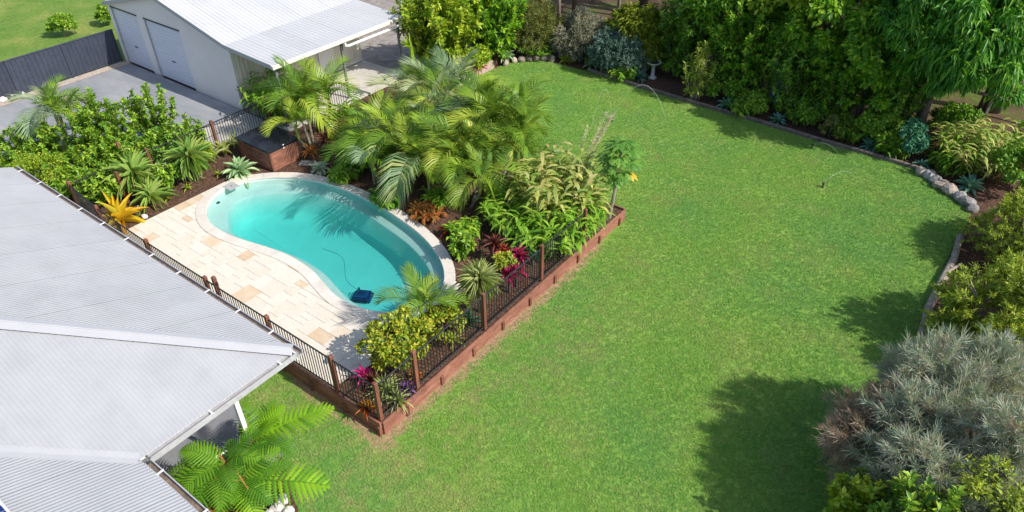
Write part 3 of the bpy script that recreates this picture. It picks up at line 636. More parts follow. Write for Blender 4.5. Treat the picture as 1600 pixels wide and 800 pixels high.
k3 = .06; c3, s3 = math.cos(math.atan(k3)), math.sin(math.atan(k3)); LX = -13.62; LZ = WH + .03 - k3 * (SX1 - LX) * -1 * -1 + 0
LZ = WH + .03 - k3 * (LX - SX1)
roof_face((LX, YB, LZ), (0, -1, 0), (-c3, 0, s3), YB - YF, (LX - SX1) / c3 - .02, [], M['shedroof'], sroof, tr, .76, prof='rib', pitch_l=.19, amp=.026)
sb(MB().box((-21.1, (YF + YB) / 2, RZ + .07), (.34, YB - YF, .02)), 'ridge_cap', M['cap'], sroof)
# barge trim along the front edges, gutter at the carport edge
V = []
def barge(p, q, name='barge_trim'):
    p, q = Vector(p), Vector(q); V = [p, q, q - Vector((0, 0, .16)), p - Vector((0, 0, .16))]; V += [v + Vector((0, .03, 0)) for v in V]
    sb(MB().add(V, [(0, 1, 2, 3), (7, 6, 5, 4), (0, 4, 5, 1), (1, 5, 6, 2), (2, 6, 7, 3), (3, 7, 4, 0)]), name, M['cap'])
barge((SX1, YF - .035, WH + .05), (-21.1, YF - .035, RZ + .05)); barge((SX0, YF - .035, WH + .05), (-21.1, YF - .035, RZ + .05)); barge((SX1, YF - .035, WH + .05), (LX, YF - .035, LZ + .05))
sb(MB().box((LX + .07, (YF + YB) / 2, LZ - .06), (.12, YB - YF + .06, .14), 0, .01), 'gutter', M['cream'])
for y in (8.4, 11.7, 14.95): sb(MB().box((-13.80, y, (ZD + LZ) / 2 - .06), (.09, .09, LZ - ZD - .12), 0, .006), 'carport_post', M['steelpost'])
sb(MB().box((-13.80, 11.65, LZ - .20), (.07, 6.5, .14)), 'carport_beam', M['cream'])
sb(MB().tube([(-13.62, 11.75, LZ - .14), (-13.58, 11.75, LZ - .32), (-13.58, 11.9, LZ - .36), (-13.58, 14.8, LZ - .36), (-13.58, 14.95, LZ - .32), (-13.62, 14.95, LZ - .14)], .055, 8), 'blind_roller', M['white'])
# steel paddock fence
cf = thing('steel_fence', 'dark slate blue ribbed steel panel fence along the far side of the driveway', 'fence', (-25.75, 8.2, ZD))
y = 8.15; i = 0
while y > -9:
    l = 2.37; us = []; V = []
    for q in range(12):
        for du, hh in ((0, 0), (.10, 0), (.12, .025), (.18, .025)): us.append((q * l / 12 + du * (l / 12) / .2, hh))
    us.append((l, 0))
    for u, hh in us:
        for z in (.04, 1.52): V.append((hh - .01, -u, z))
    link('fence_panel', mesh_np('fence_panel', V, [(2 * q, 2 * q + 1, 2 * q + 3, 2 * q + 2) for q in range(len(us) - 1)], M['cfence']), cf, (0, y - 8.2, 0))
    MB().box((0, y - 8.2, .78), (.07, .05, 1.58)).build('fence_post', M['cfence'], cf)
    MB().box((0, y - 8.2 - l / 2, 1.55), (.06, l - .05, .05), 0, .006).build('top_rail', M['cfence'], cf)
    y -= l; i += 1

# ------------------------------------------------------------------ pool equipment box
eb = thing('equipment_box', 'red timber pool equipment box with a black lid beside the far end of the pool', 'cabinet', (-12.32, 6.45, ZD - .03))
for i in range(6):
    z = .06 + i * .125
    for s in (-1, 1): MB().box((0, s * .60, z), (1.78, .03, .118), 0, .004).build('board', M['sleeper'], eb)
    for s in (-1, 1): MB().box((s * .905, 0, z), (.03, 1.23, .118), 0, .004).build('board', M['sleeper'], eb)
for sx in (-1, 1):
    for sy in (-1, 1): MB().box((sx * .9, sy * .6, .37), (.07, .07, .74)).build('corner_post', M['merbau'], eb)
MB().box((-.49, 0, .80), (.97, 1.38, .09), 0, .012).build('lid', M['lid'], eb); MB().box((.49, 0, .80), (.97, 1.38, .09), 0, .012).build('lid', M['lid'], eb)
MB().box((.96, -.02, .79), (.02, .05, .16)).build('latch', M['clip'], eb)
for i, (px, py, a) in enumerate(((-10.9, 6.93, .05), (-10.45, 7.12, .3))):
    tag(MB().box((0, 0, .03), (.5, .34, .06), 0, .01).build('stepping_stone', M['greyRock'], None, loc=(px, py, ZD - .03), rot=(0, 0, a + .5)), ('grey stepping stone beside the timber equipment box, the one nearer the box', 'grey stepping stone behind the pool coping, the one farther from the box')[i], 'paving stone')

# ------------------------------------------------------------------ edging and rocks
ed = thing('timber_edging', 'low weathered timber edging between the back of the lawn and the shaded garden', 'edging', (0, 0, 0))
EP = [(-7.6, 21.0), (-4.66, 20.75), (-2.1, 20.62), (.8, 20.55), (3.47, 20.40), (5.86, 20.36), (7.2, 20.28)]
for (a, b) in zip(EP[:-1], EP[1:]):
    l = math.dist(a, b); an = math.atan2(b[1] - a[1], b[0] - a[0])
    MB().box((0, 0, .07), (l - .02, .13, .17), 0, .02).build('edging_sleeper', M['oldlog'], ed, loc=((a[0] + b[0]) / 2, (a[1] + b[1]) / 2, 0), rot=(0, 0, an))
ed2 = thing('pale_edging', 'pale pinkish edging between the left side of the lawn and the far garden bed', 'edging', (0, 0, 0))
EP = [(-11.35, 11.3), (-11.4, 13.2), (-11.42, 15.1), (-11.5, 17.0), (-11.5, 18.7)]
for (a, b) in zip(EP[:-1], EP[1:]):
    l = math.dist(a, b); an = math.atan2(b[1] - a[1], b[0] - a[0])
    MB().box((0, 0, .18), (l - .015, .16, .42), 0, .02).build('edging_sleeper', M['pinkedge'], ed2, loc=((a[0] + b[0]) / 2, (a[1] + b[1]) / 2, 0), rot=(0, 0, an))
def rock_mesh(seed, mat, rough=.28):
    r_ = np.random.default_rng(seed); bm = bmesh.new(); bmesh.ops.create_icosphere(bm, subdivisions=2, radius=1)
    dirs = r_.normal(size=(7, 3)); dirs /= np.linalg.norm(dirs, axis=1)[:, None]; hh = r_.uniform(.62, .92, 7)
    for v in bm.verts:
        p = np.array(v.co); 
        for d, q in zip(dirs, hh):
            e = p @ d - q
            if e > 0: p = p - d * e
        v.co = p * (1 + r_.normal() * .02)
    me = bpy.data.meshes.new('rock'); bm.to_mesh(me); bm.free(); me.materials.append(mat); return me
rocks = [rock_mesh(s, M['rock']) for s in range(5)]; grocks = [rock_mesh(s + 9, M['greyRock']) for s in range(4)]; procks = [rock_mesh(s + 20, M['paleRock']) for s in range(3)]
def rock(p, s, lab, pool_, grp, a=0):
    return tag(link('rock', rnd.choice(pool_), None, (p[0], p[1], p[2] + s[2] * .45), (rnd.uniform(-.2, .2), rnd.uniform(-.2, .2), a), s), lab, 'rock', grp)
ROW = ['leftmost rough sandstone rock of the row at the far left corner of the lawn', 'second rock from the left in the sandstone row at the far lawn corner', 'third rock from the left in the sandstone row at the far lawn corner', 'middle rock of the sandstone row at the far lawn corner', 'third rock from the right in the sandstone row at the far lawn corner', 'second rock from the right in the sandstone row at the far lawn corner', 'rightmost sandstone rock where the row meets the timber edging']
for i, t_ in enumerate([(-11.235,19.345),(-11.102,19.835),(-10.847,20.118),(-10.665,20.45),(-10.408,20.735),(-10.103,20.954),(-9.707,21.039)]):
    rock((*t_, 0), (rnd.uniform(.2, .3), rnd.uniform(.17, .22), rnd.uniform(.16, .23)), ROW[i], rocks, 'rocks edging the far corner of the lawn', rnd.uniform(0, 3))
RL = ['reddish square rock ending the timber edging at the right of the lawn', 'dark grey rock second from the timber edging', 'pale grey flat rock third from the timber edging', 'brown rock in the middle of the curved rock edging', 'long rusty rock with a pale streak in the rock edging', 'small pale rock below the rusty one', 'large grey blocky rock in the curved rock edging', 'mauve grey rock beside the shrub at the right', 'last rounded grey rock at the right end of the curved rock edging']
for i, (t_, s, g_) in enumerate(zip([(7.224,20.062),(7.498,19.982),(7.744,19.721),(7.985,19.466),(8.291,19.268),(8.521,19.126),(8.704,19.004),(8.944,18.778),(9.151,18.489)], (.27, .27, .27, .30, .32, .22, .28, .30, .24), (0, 1, 1, 0, 0, 1, 1, 1, 1))):
    rock((*t_, 0), (s, s * .85, s * .75), RL[i], grocks if g_ else rocks, 'rocks edging the right of the lawn', i * 1.3)
for i, (t_, s) in enumerate(zip([(-0.449,-2.565),(-0.347,-2.779),(-0.086,-2.736),(-0.374,-2.989)], (.17, .19, .19, .15))):
    rock((*t_, 0), (s, s * .8, s * .7), ['white rock under the tip of the lowest fern frond', 'white rock in the middle of the row at the bottom edge', 'white rock at the bottom edge nearest the lawn', 'white rock at the bottom edge nearest the house'][i], procks, 'white rocks below the tree ferns', i)
for i, t_ in enumerate([(-25.807,2.732),(-25.996,3.077),(-26.047,3.367),(-26.004,3.645)]):
    rock((*t_, ZD), (.32, .22, .14), ('whitish rock at the foot of the slate blue fence at the left picture edge', 'second whitish rock from the left along the slate blue fence', 'third whitish rock from the left along the slate blue fence', 'rightmost whitish rock along the slate blue fence')[i], procks, 'whitish rocks along the steel fence', i)
for i, t_ in enumerate([(-13.074,1.654),(-12.905,1.442),(-12.449,1.447)]): rock((*t_, ZD - .05), (.12, .1, .09), ('grey rock on the mulch right of the yellow bromeliad, the farthest', 'grey rock on the mulch right of the yellow bromeliad, the middle one', 'grey rock on the mulch nearest the stone deck')[i], procks, 'grey rocks beside the yellow bromeliad')
lg = thing('garden_log', 'long pale weathered log edging the right side of the lawn', 'log', (9.2, 13.7, .1))
MB().tube([(.07, -2.9, .0), (-.04, -1.5, .02), (.0, 0, 0), (.05, 1.4, .02), (-.05, 2.8, .0)], [.10, .11, .115, .105, .09], 9).build('log_body', M['palebark'], lg)
MB().tube([(.05, .5, .08), (.2, .7, .2), (.28, .74, .32)], [.05, .04, .025], 6).build('branch_stub', M['palebark'], lg)
rl = thing('rail_fence', 'weathered log rail fence behind the garden at the far right', 'fence', (8.194,26.985,0))
MB().tube([(-3.2, .35, .75), (0, 0, .72), (3.5, -.3, .74)], [.07, .075, .07], 8).build('rail', M['oldlog'], rl)
for x in (-3.0, 0, 3.0): MB().tube([(x, .33 - x * .1 - .33 + .0, -.1), (x, .0 - x * .1, .85)], [.075, .07], 8).build('post', M['oldlog'], rl)
# bird bath
bb = thing('bird_bath', 'small pale stone bird bath standing in the shaded garden behind the lawn', 'bird bath', (-4.762,22.04,0))
MB().lathe([(.20, 0), (.20, .06), (.12, .10), (.09, .2), (.085, .5), (.11, .6), (.13, .64)], 16).build('pedestal', M['stonebath'], bb, True)
MB().lathe([(.10, .64), (.24, .68), (.33, .76), (.34, .79), (.31, .79), (.22, .73), (.02, .71)], 20).build('bowl', M['stonebath'], bb, True)
MB().lathe([(.26, .752), (.26, .756), (.01, .757)], 16).build('basin_water', M['dark'], bb)
# lawn sprinklers with their water jets
def sprinkler(label, p, ends):
    s = thing('sprinkler', label, 'sprinkler', p, 0, 'sprinklers on the lawn')
    MB().lathe([(.045, 0), (.045, .05), (.03, .06), (.03, .14), (.05, .15), (.05, .19), (.02, .2)], 10).build('head', M['dark'], s)
    for (q, up) in ends:
        e = Vector((q[0] - p[0], q[1] - p[1], 0)); P0 = Vector((0, 0, .19)); pts = [P0.lerp(e + Vector((0, 0, .02)), t_) + Vector((0, 0, up * 4 * t_ * (1 - t_))) for t_ in np.linspace(0, 1, 14)]
        k = [i for i in range(len(pts))]
        MB().tube(pts, [.004 + .004 * t_ for t_ in np.linspace(0, 1, 14)], 4).build('water_jet', M['jet'], s)
sprinkler('pop-up sprinkler spraying on the far part of the lawn', (-3.983,17.108,0), (((-4.231,15.868,0), 1.5), ((-2.33,18.674,0), 1.45)))
sprinkler('pop-up sprinkler spraying on the lawn near the curved rock edging', (4.672,17.028,0), (((5.208,18.573,0), .25),))
sprinkler('pop-up sprinkler beside the timber edging at the back of the lawn', (3.404,19.646,0), (((4.36,19.843,0), .2),))

# ------------------------------------------------------------------ vegetation kit
def unit(a): return a / (np.linalg.norm(a, axis=-1, keepdims=True) + 1e-9)
def leaves(pos, d, nrm, L, Wd, fold=.12, droop=0.0):
    """rhombic leaves folded on the midrib: (N,3) positions, directions and normals"""
    L = L[:, None]; Wd = Wd[:, None]; s = unit(np.cross(d, nrm)); nn = unit(np.cross(s, d))
    tip = pos + d * L; tip[:, 2] -= (droop * L)[:, 0]
    a = pos + d * L * .45 + s * Wd * .5 + nn * L * fold; b = pos + d * L * .45 - s * Wd * .5 + nn * L * fold
    V = np.stack([pos, a, tip, b], 1).reshape(-1, 3); F = np.arange(len(V)).reshape(-1, 4)
    T = np.concatenate([F[:, [0, 1, 2]], F[:, [0, 2, 3]]], 0)
    return V, T
def crown_points(r_, n_clump, R, H, z0, per, clump_r, shape='round', flat=.75):
    """clump centres through an uneven crown volume, leaves round the outside of each clump"""
    u = unit(r_.normal(size=(n_clump * 3, 3))); u = u[u[:, 2] > -.6][:int(n_clump * .86)]; n_ = len(u)
    lob = unit(r_.normal(size=(7, 3))); amp = r_.uniform(-.28, .22, 7)
    f = 1 + (np.maximum(0, u @ lob.T) ** 3 * amp).sum(1)
    rr = r_.uniform(.30, 1.0, n_) ** .55 * f; out = r_.uniform(size=n_) < .24; rr[out] *= r_.uniform(1.08, 1.34, out.sum())
    c = u * rr[:, None] * np.array([R, R, H / 2]); 
    if shape == 'cone': c[:, :2] *= (1.05 - .75 * (c[:, 2:3] / H + .5))
    if shape == 'column': c[:, :2] *= (1.1 - .35 * (c[:, 2:3] / H + .5))
    c[:, 2] += z0 + H / 2
    cr = clump_r * r_.uniform(.45, 1.15, n_); cr[out] *= .7
    k = np.repeat(np.arange(n_), per); q = unit(r_.normal(size=(len(k), 3)) + unit(c[k] - np.array([0, 0, z0 + H * .45])) * .7 + np.array([0, 0, .35]))
    pos = c[k] + q * (cr[k] * r_.uniform(.35, 1.0, len(k)) ** .5)[:, None] * np.array([1, 1, flat])
    return c, pos, q, k
def tree_trunk(parent, H, r0, cl, mat, lean=(0, 0), limbs=5, name='trunk', seed=0):
    rr = random.Random(seed); mb = MB(); top = Vector((lean[0], lean[1], H))
    pts = [Vector((0, 0, -.1)), Vector((lean[0] * .2 + rr.uniform(-.08, .08), lean[1] * .2, H * .3)), Vector((lean[0] * .55, lean[1] * .55 + rr.uniform(-.1, .1), H * .65)), top]
    mb.tube(pts, [r0 * 1.25, r0 * .9, r0 * .65, r0 * .3], 8); ids = rr.sample(range(len(cl)), min(limbs, len(cl)))
    for i in ids:
        b = pts[1].lerp(pts[2], rr.uniform(0, 1)); e = Vector(cl[i]); m_ = b.lerp(e, .5) + Vector((0, 0, -.1 * (e - b).length * .5))
        mb.tube([b, m_, e], [r0 * .42, r0 * .28, r0 * .10], 5)
    return mb.build(name, mat, parent, True)
def broadleaf(name, label, cat, base_, H, R, mat, leaf=.16, asp=.5, n_clump=60, per=110, clump=None, trunk_h=.35, r0=.12, droop=.1, seed=1, shape='round', bark='bark', group=None, hang=0.0, crown_name='crown', lean=(0, 0), limbs=6, flat=.75, lay=.5, tm=None):
    r_ = np.random.default_rng(seed); t = thing(name, label, cat, base_, 0, group)
    z0 = H * trunk_h; ch = H - z0; clump = clump or R * .27
    c, pos, q, k = crown_points(r_, n_clump, R - clump * .6, ch - clump, z0 + clump * .5, per, clump, shape, flat)
    if lean != (0, 0): pos[:, 0] += lean[0]; pos[:, 1] += lean[1]; c[:, 0] += lean[0]; c[:, 1] += lean[1]
    pos[:, 2] = np.maximum(pos[:, 2], .05)
    d = unit(q * lay + r_.normal(size=q.shape) * .55 + np.array([0, 0, -hang])); nrm = unit(q * .8 + np.array([0, 0, .9]) + r_.normal(size=q.shape) * .45)
    L = leaf * r_.uniform(.65, 1.35, len(pos)); V, T = leaves(pos, d, nrm, L, L * asp, .10, droop)
    tag(link(crown_name, mesh_np(crown_name, V, T, mat), t), kind='stuff')
    if r0: tree_trunk(t, H * .72, r0, c, M[bark], lean, limbs, 'trunk' if cat == 'tree' else 'stem', seed)
    return t
def shrub(label, base_, H, R, mat, leaf=.1, asp=.5, n_clump=34, per=100, seed=1, shape='round', name='shrub', group=None, **k):
    return broadleaf(name, label, 'shrub', base_, H, R, mat, leaf, asp, n_clump, per, k.pop('clump', R * .31), k.pop('trunk_h', .08), k.pop('r0', .03), seed=seed, shape=shape, group=group, crown_name='foliage', **k)
def shoots(r_, c, q, L, n_need, need, wd, spread=.5, droop=0.):
    """spiky shoots: needles along short stems pointing outwards"""
    k = np.repeat(np.arange(len(c)), n_need); s = r_.uniform(0, 1, len(k)); ax = unit(q)[k]; pos = c[k] + ax * (L[k] * s)[:, None]
    d = unit(ax * .75 + r_.normal(size=pos.shape) * spread); nrm = unit(r_.normal(size=pos.shape) + np.array([0, 0, .5]))
    ln = need * r_.uniform(.6, 1.25, len(k)); return leaves(pos, d, nrm, ln, np.full(len(k), wd), .02, droop)
def needle_shrub(name, label, base_, H, R, mat, nb=46, rf=.34, n_shoot=1500, per=26, need=.17, wd=.012, shoot=.28, seed=1, trunk=.08, spread=.5, cat='shrub', lob=9, droop=.0, z0=.02, twig=True, up=.35, group=None, mat2=None, frac2=0.0):
    r_ = np.random.default_rng(seed); t = thing(name, label, cat, base_, 0, group)
    bc = unit(r_.normal(size=(nb * 3, 3))); bc = bc[bc[:, 2] > -.35][:nb]; nb = len(bc)
    br = r_.uniform(.45, .78, nb)[:, None] * bc * np.array([R, R, H * .55]); br[:, 2] += H * .42
    rad = R * rf * r_.uniform(.7, 1.25, nb)
    k = r_.integers(0, nb, n_shoot); q = unit(r_.normal(size=(n_shoot, 3)) + bc[k] * .9 + np.array([0, 0, up]))
    c = br[k] + q * (rad[k] * r_.uniform(.5, 1, n_shoot))[:, None]; c[:, 2] = np.maximum(c[:, 2], .05)
    L = shoot * r_.uniform(.6, 1.3, n_shoot)
    sel = r_.uniform(size=n_shoot) < frac2 if mat2 else np.zeros(n_shoot, bool)
    if mat2 is not None:
        dd = unit(c - np.array([0, 0, H * .4])); sel = sel | (dd @ unit(np.array([-.9, -.1, -.15])) > .80)
        V, T = shoots(r_, c[sel], q[sel], L[sel], per, need, wd, spread, droop); tag(link('dry_foliage', mesh_np('dry_foliage', V, T, mat2), t), kind='stuff')
    V, T = shoots(r_, c[~sel], q[~sel], L[~sel], per, need, wd, spread, droop); tag(link('foliage', mesh_np('foliage', V, T, mat), t), kind='stuff')
    if twig:
        mb = MB()
        for i in range(nb): mb.tube([(0, 0, 0), tuple(br[i] * np.array([.45, .45, .55])), tuple(br[i])], [trunk * .6, trunk * .35, trunk * .12], 5)
        idx = r_.choice(n_shoot, min(n_shoot, 240), False)
        for i in idx: mb.tube([tuple(br[k[i]]), tuple(c[i] + q[i] * L[i] * .8)], [.012, .005], 3)
        tag(mb.build('branches', M['palebark'], t), kind='stuff')
    return t
def spires(name, label, cat, base_, H, R, mat, n_stem=8, leaf=.14, asp=.45, seed=1, side=7, node=.05, per=4, group=None, bark='bark', low=.22, sl=.34, up=.5):
    """stems fanning upwards with side twigs, leaves in whorls along them"""
    r_ = np.random.default_rng(seed); t = thing(name, label, cat, base_, 0, group); mb = MB(); segs = []
    for i in range(n_stem):
        a = i * 2.39996 + r_.uniform(-.3, .3); rr = R * math.sqrt((i + .3) / n_stem) * r_.uniform(.75, 1.0); hh = H * (1 - .42 * (rr / R) ** 1.6) * r_.uniform(.82, 1.04)
        b = np.array([math.cos(a) * rr * .15, math.sin(a) * rr * .15, -.05]); e = np.array([math.cos(a) * rr, math.sin(a) * rr, hh]); m_ = b * .45 + e * .55 + np.array([math.cos(a), math.sin(a), 0]) * rr * .12
        P_ = np.array([(1 - q) ** 2 * b + 2 * q * (1 - q) * m_ + q * q * e for q in np.linspace(0, 1, 9)]); mb.tube([tuple(p) for p in P_], [max(.006, .018 * H / 1.5 * (1 - q)) for q in np.linspace(0, .9, 9)], 4)
        for q in range(8):
            if q / 8 >= low + .12: segs.append((P_[q], P_[q + 1]))
        for k in range(side):
            q = low + (1 - low) * (k + r_.uniform(.1, .9)) / side; p = P_[min(8, int(q * 8))]; th = r_.uniform(0, 6.28); l = R * sl * (1.15 - .75 * q) * r_.uniform(.7, 1.3)
            d = unit(np.array([math.cos(th), math.sin(th), up + r_.uniform(-.2, .3)])); segs.append((p, p + d * l)); mb.tube([tuple(p), tuple(p + d * l)], [.007, .004], 3)
    P_, D_, N_ = [], [], []
    for p, q in segs:
        l = np.linalg.norm(q - p); ax = (q - p) / (l + 1e-9); k = max(2, int(l / node)); x1 = unit(np.cross(ax, np.array([.31, .17, .93]))); x2 = np.cross(ax, x1)
        for j in range(k):
            a0 = r_.uniform(0, 6.28)
            for w_ in range(per):
                th = a0 + 6.2832 * w_ / per; rad = x1 * math.cos(th) + x2 * math.sin(th); P_.append(p + ax * l * (j + .6) / k); D_.append(rad * .85 + ax * r_.uniform(.25, .9) + r_.normal(size=3) * .18); N_.append(ax * .9 + np.array([0, 0, .7]) + r_.normal(size=3) * .25)
    P_ = np.array(P_); P_[:, 2] = np.maximum(P_[:, 2], .03); L = leaf * r_.uniform(.6, 1.25, len(P_)); V, T = leaves(P_, unit(np.array(D_)), unit(np.array(N_)), L, L * asp, .12, .12)
    tag(link('foliage' if cat != 'tree' else 'crown', mesh_np('foliage', V, T, mat), t), kind='stuff'); tag(mb.build('stems', M[bark], t, True), kind='stuff'); return t
# --- strap leaves
def strap_mesh(mat, bend, seg=6, wprof=(.55, .9, 1, .9, .65, .35, .04), keel=.18, twist=0.0):
    V = []; x = z = 0; a = 0.0
    for i in range(seg + 1):
        w_ = wprof[min(i, len(wprof) - 1)] * .5; V += [(x, -w_, z + keel * w_), (x, 0, z - keel * w_ * .4), (x, w_, z + keel * w_)]
        a = -bend * ((i + 1) / seg) ** 1.3; x += math.cos(a) / seg; z += math.sin(a) / seg
    F = []
    for i in range(seg):
        for j in (0, 1): F.append((i * 3 + j, i * 3 + 3 + j, i * 3 + 4 + j, i * 3 + 1 + j))
    return mesh_np('leaf', V, F, mat, True)
_sm = {}
def straps(matname, keel=.18, fat=False):
    key = (matname, fat)
    if key not in _sm:
        wp = (.5, .62, .85, 1, .95, .6, .05) if fat else (.75, .95, 1, .9, .7, .4, .03)
        _sm[key] = [strap_mesh(G[matname], b, 6, wp, keel) for b in (.25, .7, 1.3, 2.0)]
    return _sm[key]
def rosette(t, mats, n_, L, Wd, e0=80, e1=5, z=0.05, seed=1, keel=.2, fat=False, joined=None, droop_bias=0, org=(0, 0), name='leaf', thick=1.0):
    rr = random.Random(seed); V, F = [], []
    for i in range(n_):
        f = i / max(1, n_ - 1); el = R_(e0 + (e1 - e0) * f + rr.uniform(-7, 7)); az = i * 2.39996 + rr.uniform(-.25, .25)
        me_ = straps(mats, keel, fat); b = min(3, max(0, int(f * 2.6 + rr.uniform(-.5, .8) + droop_bias))); l = L * rr.uniform(.8, 1.12) * (1 - .25 * (1 - f))
        mw = Matrix.Translation((org[0], org[1], z)) @ Euler((0, -el, az)).to_matrix().to_4x4() @ Matrix.Diagonal((l, Wd * rr.uniform(.85, 1.1), l * thick, 1))
        if joined is None:
            o = link(name, me_[b], t); o.matrix_local = mw
        else:
            k = len(V); V += [tuple(mw @ v.co) for v in me_[b].vertices]; F += [tuple(j + k for j in p.vertices) for p in me_[b].polygons]
    if joined: tag(link(joined, mesh_np(joined, V, F, G[mats], True), t), kind='stuff')
def strap_plant(name, label, cat, base_, mats, n_, L, Wd, e0=80, e1=5, seed=1, group=None, stem=0.0, sr=.04, smat='bark', **k):
    t = thing(name, label, cat, base_, 0, group)
    if stem: MB().tube([(0, 0, -.05), (.02, .01, stem * .5), (0, 0, stem)], [sr * 1.2, sr, sr * .9], 7).build('stem', M[smat], t)
    rosette(t, mats, n_, L, Wd, e0, e1, stem + .04, seed, **k); return t
# --- palm fronds
def frond_mesh(mat, bend, n_l=27, width=.37, rise=.0, curl=.5, seed=0, lw=.0215, name='frond', stalk=.18, stem_r=.012, tipdroop=.45, vee=.42):
    """feather frond of unit length along +x, leaflets on both sides"""
    rr = np.random.default_rng(seed); m_ = 40; s = np.linspace(0, 1, m_); a = rise - bend * s ** 1.6
    x = np.concatenate([[0], np.cumsum(np.cos(a[:-1]) / (m_ - 1))]); z = np.concatenate([[0], np.cumsum(np.sin(a[:-1]) / (m_ - 1))])
    mb = MB(); mb.tube([(x[i], 0, z[i]) for i in range(0, m_, 4)] + [(x[-1], 0, z[-1])], [stem_r * (1 - .85 * i / m_) for i in range(0, m_, 4)] + [.001], 4)
    V = []; F = []
    for side in (-1, 1):
        for i in range(n_l):
            f = stalk + (1 - stalk) * (i + .5 + .3 * rr.uniform(-1, 1)) / n_l; p = np.array([np.interp(f, s, x), 0, np.interp(f, s, z)]); ta = np.interp(f, s, a)
            tg = np.array([math.cos(ta), 0, math.sin(ta)]); up = np.array([-math.sin(ta), 0, math.cos(ta)])
            g = (f - stalk) / (1 - stalk); l = width * (math.sin(math.pi * min(1, .14 + .86 * g)) ** .6 * .85 + .15) * rr.uniform(.88, 1.08)
            sw = .35 + .75 * g; d = unit(np.array([0, side, 0]) * math.cos(sw) + tg * math.sin(sw) + up * (vee + rr.uniform(-.1, .1)))
            q = p + d * l * .5; e = p + d * l + np.array([0, 0, -tipdroop * l]); nn = unit(np.cross(d, tg)); wv = unit(np.cross(nn, d)) * lw * rr.uniform(.8, 1.1)
            k = len(V); V += [p - wv * .4, p + wv * .4, q + wv * .5, q - wv * .5, e]; F += [(k, k + 1, k + 2, k + 3), (k + 3, k + 2, k + 4)]
    k = len(mb.v); V = mb.v + [tuple(v) for v in V]; F = mb.f + [tuple(i + k for i in f) for f in F]
    return mesh_np(name, V, F, mat)
def frond_set(matname, **k): return [frond_mesh(G[matname], b, seed=i, **k) for i, b in enumerate((.9, 1.6, 2.2, 2.75))]
PALM = {'palm': frond_set('palm'), 'palmgreen': frond_set('palmgreen'), 'paledpalm': frond_set('paledpalm'), 'dry': [frond_mesh(G['dry'], 1.8, tipdroop=.9, seed=5)] * 4}
def cane_palm(label, base_, stems, mats, seed=1, group='cane palms in the pool garden', name='cane_palm'):
    """stems: list of (dx, dy, height, n_fronds, frond length)"""
    rr = random.Random(seed); t = thing(name, label, 'palm', base_, 0, group)
    for (dx, dy, hh, nf, fl) in stems:
        hh *= .68; fl *= .95; dx *= 1.15; dy *= 1.15; nf = max(5, nf - 2)
        top = Vector((dx * 1.5, dy * 1.5, hh)); MB().tube([(dx * .5, dy * .5, -.05), (dx, dy, hh * .5), tuple(top)], [.055, .045, .04], 7).build('stem', M['greystem'], t)
        MB().tube([tuple(top), tuple(top + Vector((dx * .1, dy * .1, .35))), tuple(top + Vector((dx * .15, dy * .15, .6)))], [.055, .06, .025], 7).build('crownshaft', M['greenstem'], t)
        a0 = rr.uniform(0, 6.3)
        for i in range(nf):
            f = i / max(1, nf - 1); el = R_(86 - 42 * f + rr.uniform(-7, 7)); az = a0 + i * 2.39996 + rr.uniform(-.3, .3)
            out = math.atan2(dy, dx)
            mset = PALM[rr.choice(mats)]; b = min(3, max(0, int(.6 + f * 2.2 + rr.uniform(-.4, .8)))); l = 1.18 * fl * rr.uniform(.82, 1.1) * (1 - .2 * (1 - f))
            o = link('frond', mset[b], t); o.matrix_local = Matrix.Translation(top + Vector((0, 0, .45))) @ Euler((rr.uniform(-.25, .25), -el, az)).to_matrix().to_4x4() @ Matrix.Scale(l, 4)
    return t
# --- fern fronds: pinnae that are combs of small leaflets
def fern_frond(mat, bend, seed, n_p=15, name='frond', rise=.0):
    rr = np.random.default_rng(seed); m_ = 30; s = np.linspace(0, 1, m_); a = rise - bend * s ** 1.4
    x = np.concatenate([[0], np.cumsum(np.cos(a[:-1]) / (m_ - 1))]); z = np.concatenate([[0], np.cumsum(np.sin(a[:-1]) / (m_ - 1))]); V, F = [], []
    for side in (-1, 1):
        for i in range(n_p):
            f = .14 + .86 * (i + .5) / n_p; p = np.array([np.interp(f, s, x), 0, np.interp(f, s, z)]); ta = np.interp(f, s, a); tg = np.array([math.cos(ta), 0, math.sin(ta)]); up = np.array([-tg[2], 0, tg[0]])
            g = (f - .14) / .86; l = .30 * max(.10, (math.sin(math.pi * min(1, .22 + .78 * g)) ** .8)) * rr.uniform(.92, 1.06); sw = .15 + .55 * g
            d = unit(np.array([0, side, 0]) * math.cos(sw) + tg * math.sin(sw) + up * .10); nl = 8; e_ = unit(np.cross(up, d)); e_ = e_ if e_ @ tg > 0 else -e_
            wb = .86 / n_p * .50; k = len(V)
            for j in range(nl * 2 + 1):
                q = j / (nl * 2); c = p + d * l * q + np.array([0, 0, -.24 * l * q * q]); w_ = wb * (1 - q ** 2.2) * (1.0 if j % 2 == 0 else .46) + .0015; sh = d * (.012 if j % 2 == 0 else 0)
                V += [c - e_ * w_ + sh - up * w_ * .35, c, c + e_ * w_ + sh - up * w_ * .35]
            for j in range(nl * 2): b0 = k + j * 3; F += [(b0, b0 + 3, b0 + 4, b0 + 1), (b0 + 1, b0 + 4, b0 + 5, b0 + 2)]
    mb = MB().tube([(x[i], 0, z[i]) for i in range(0, m_, 3)] + [(x[-1], 0, z[-1])], [.012 * (1 - .85 * i / m_) for i in range(0, m_, 3)] + [.001], 4)
    k = len(mb.v)
    return mesh_np(name, mb.v + [tuple(v) for v in V], mb.f + [tuple(i + k for i in f) for f in F], mat)
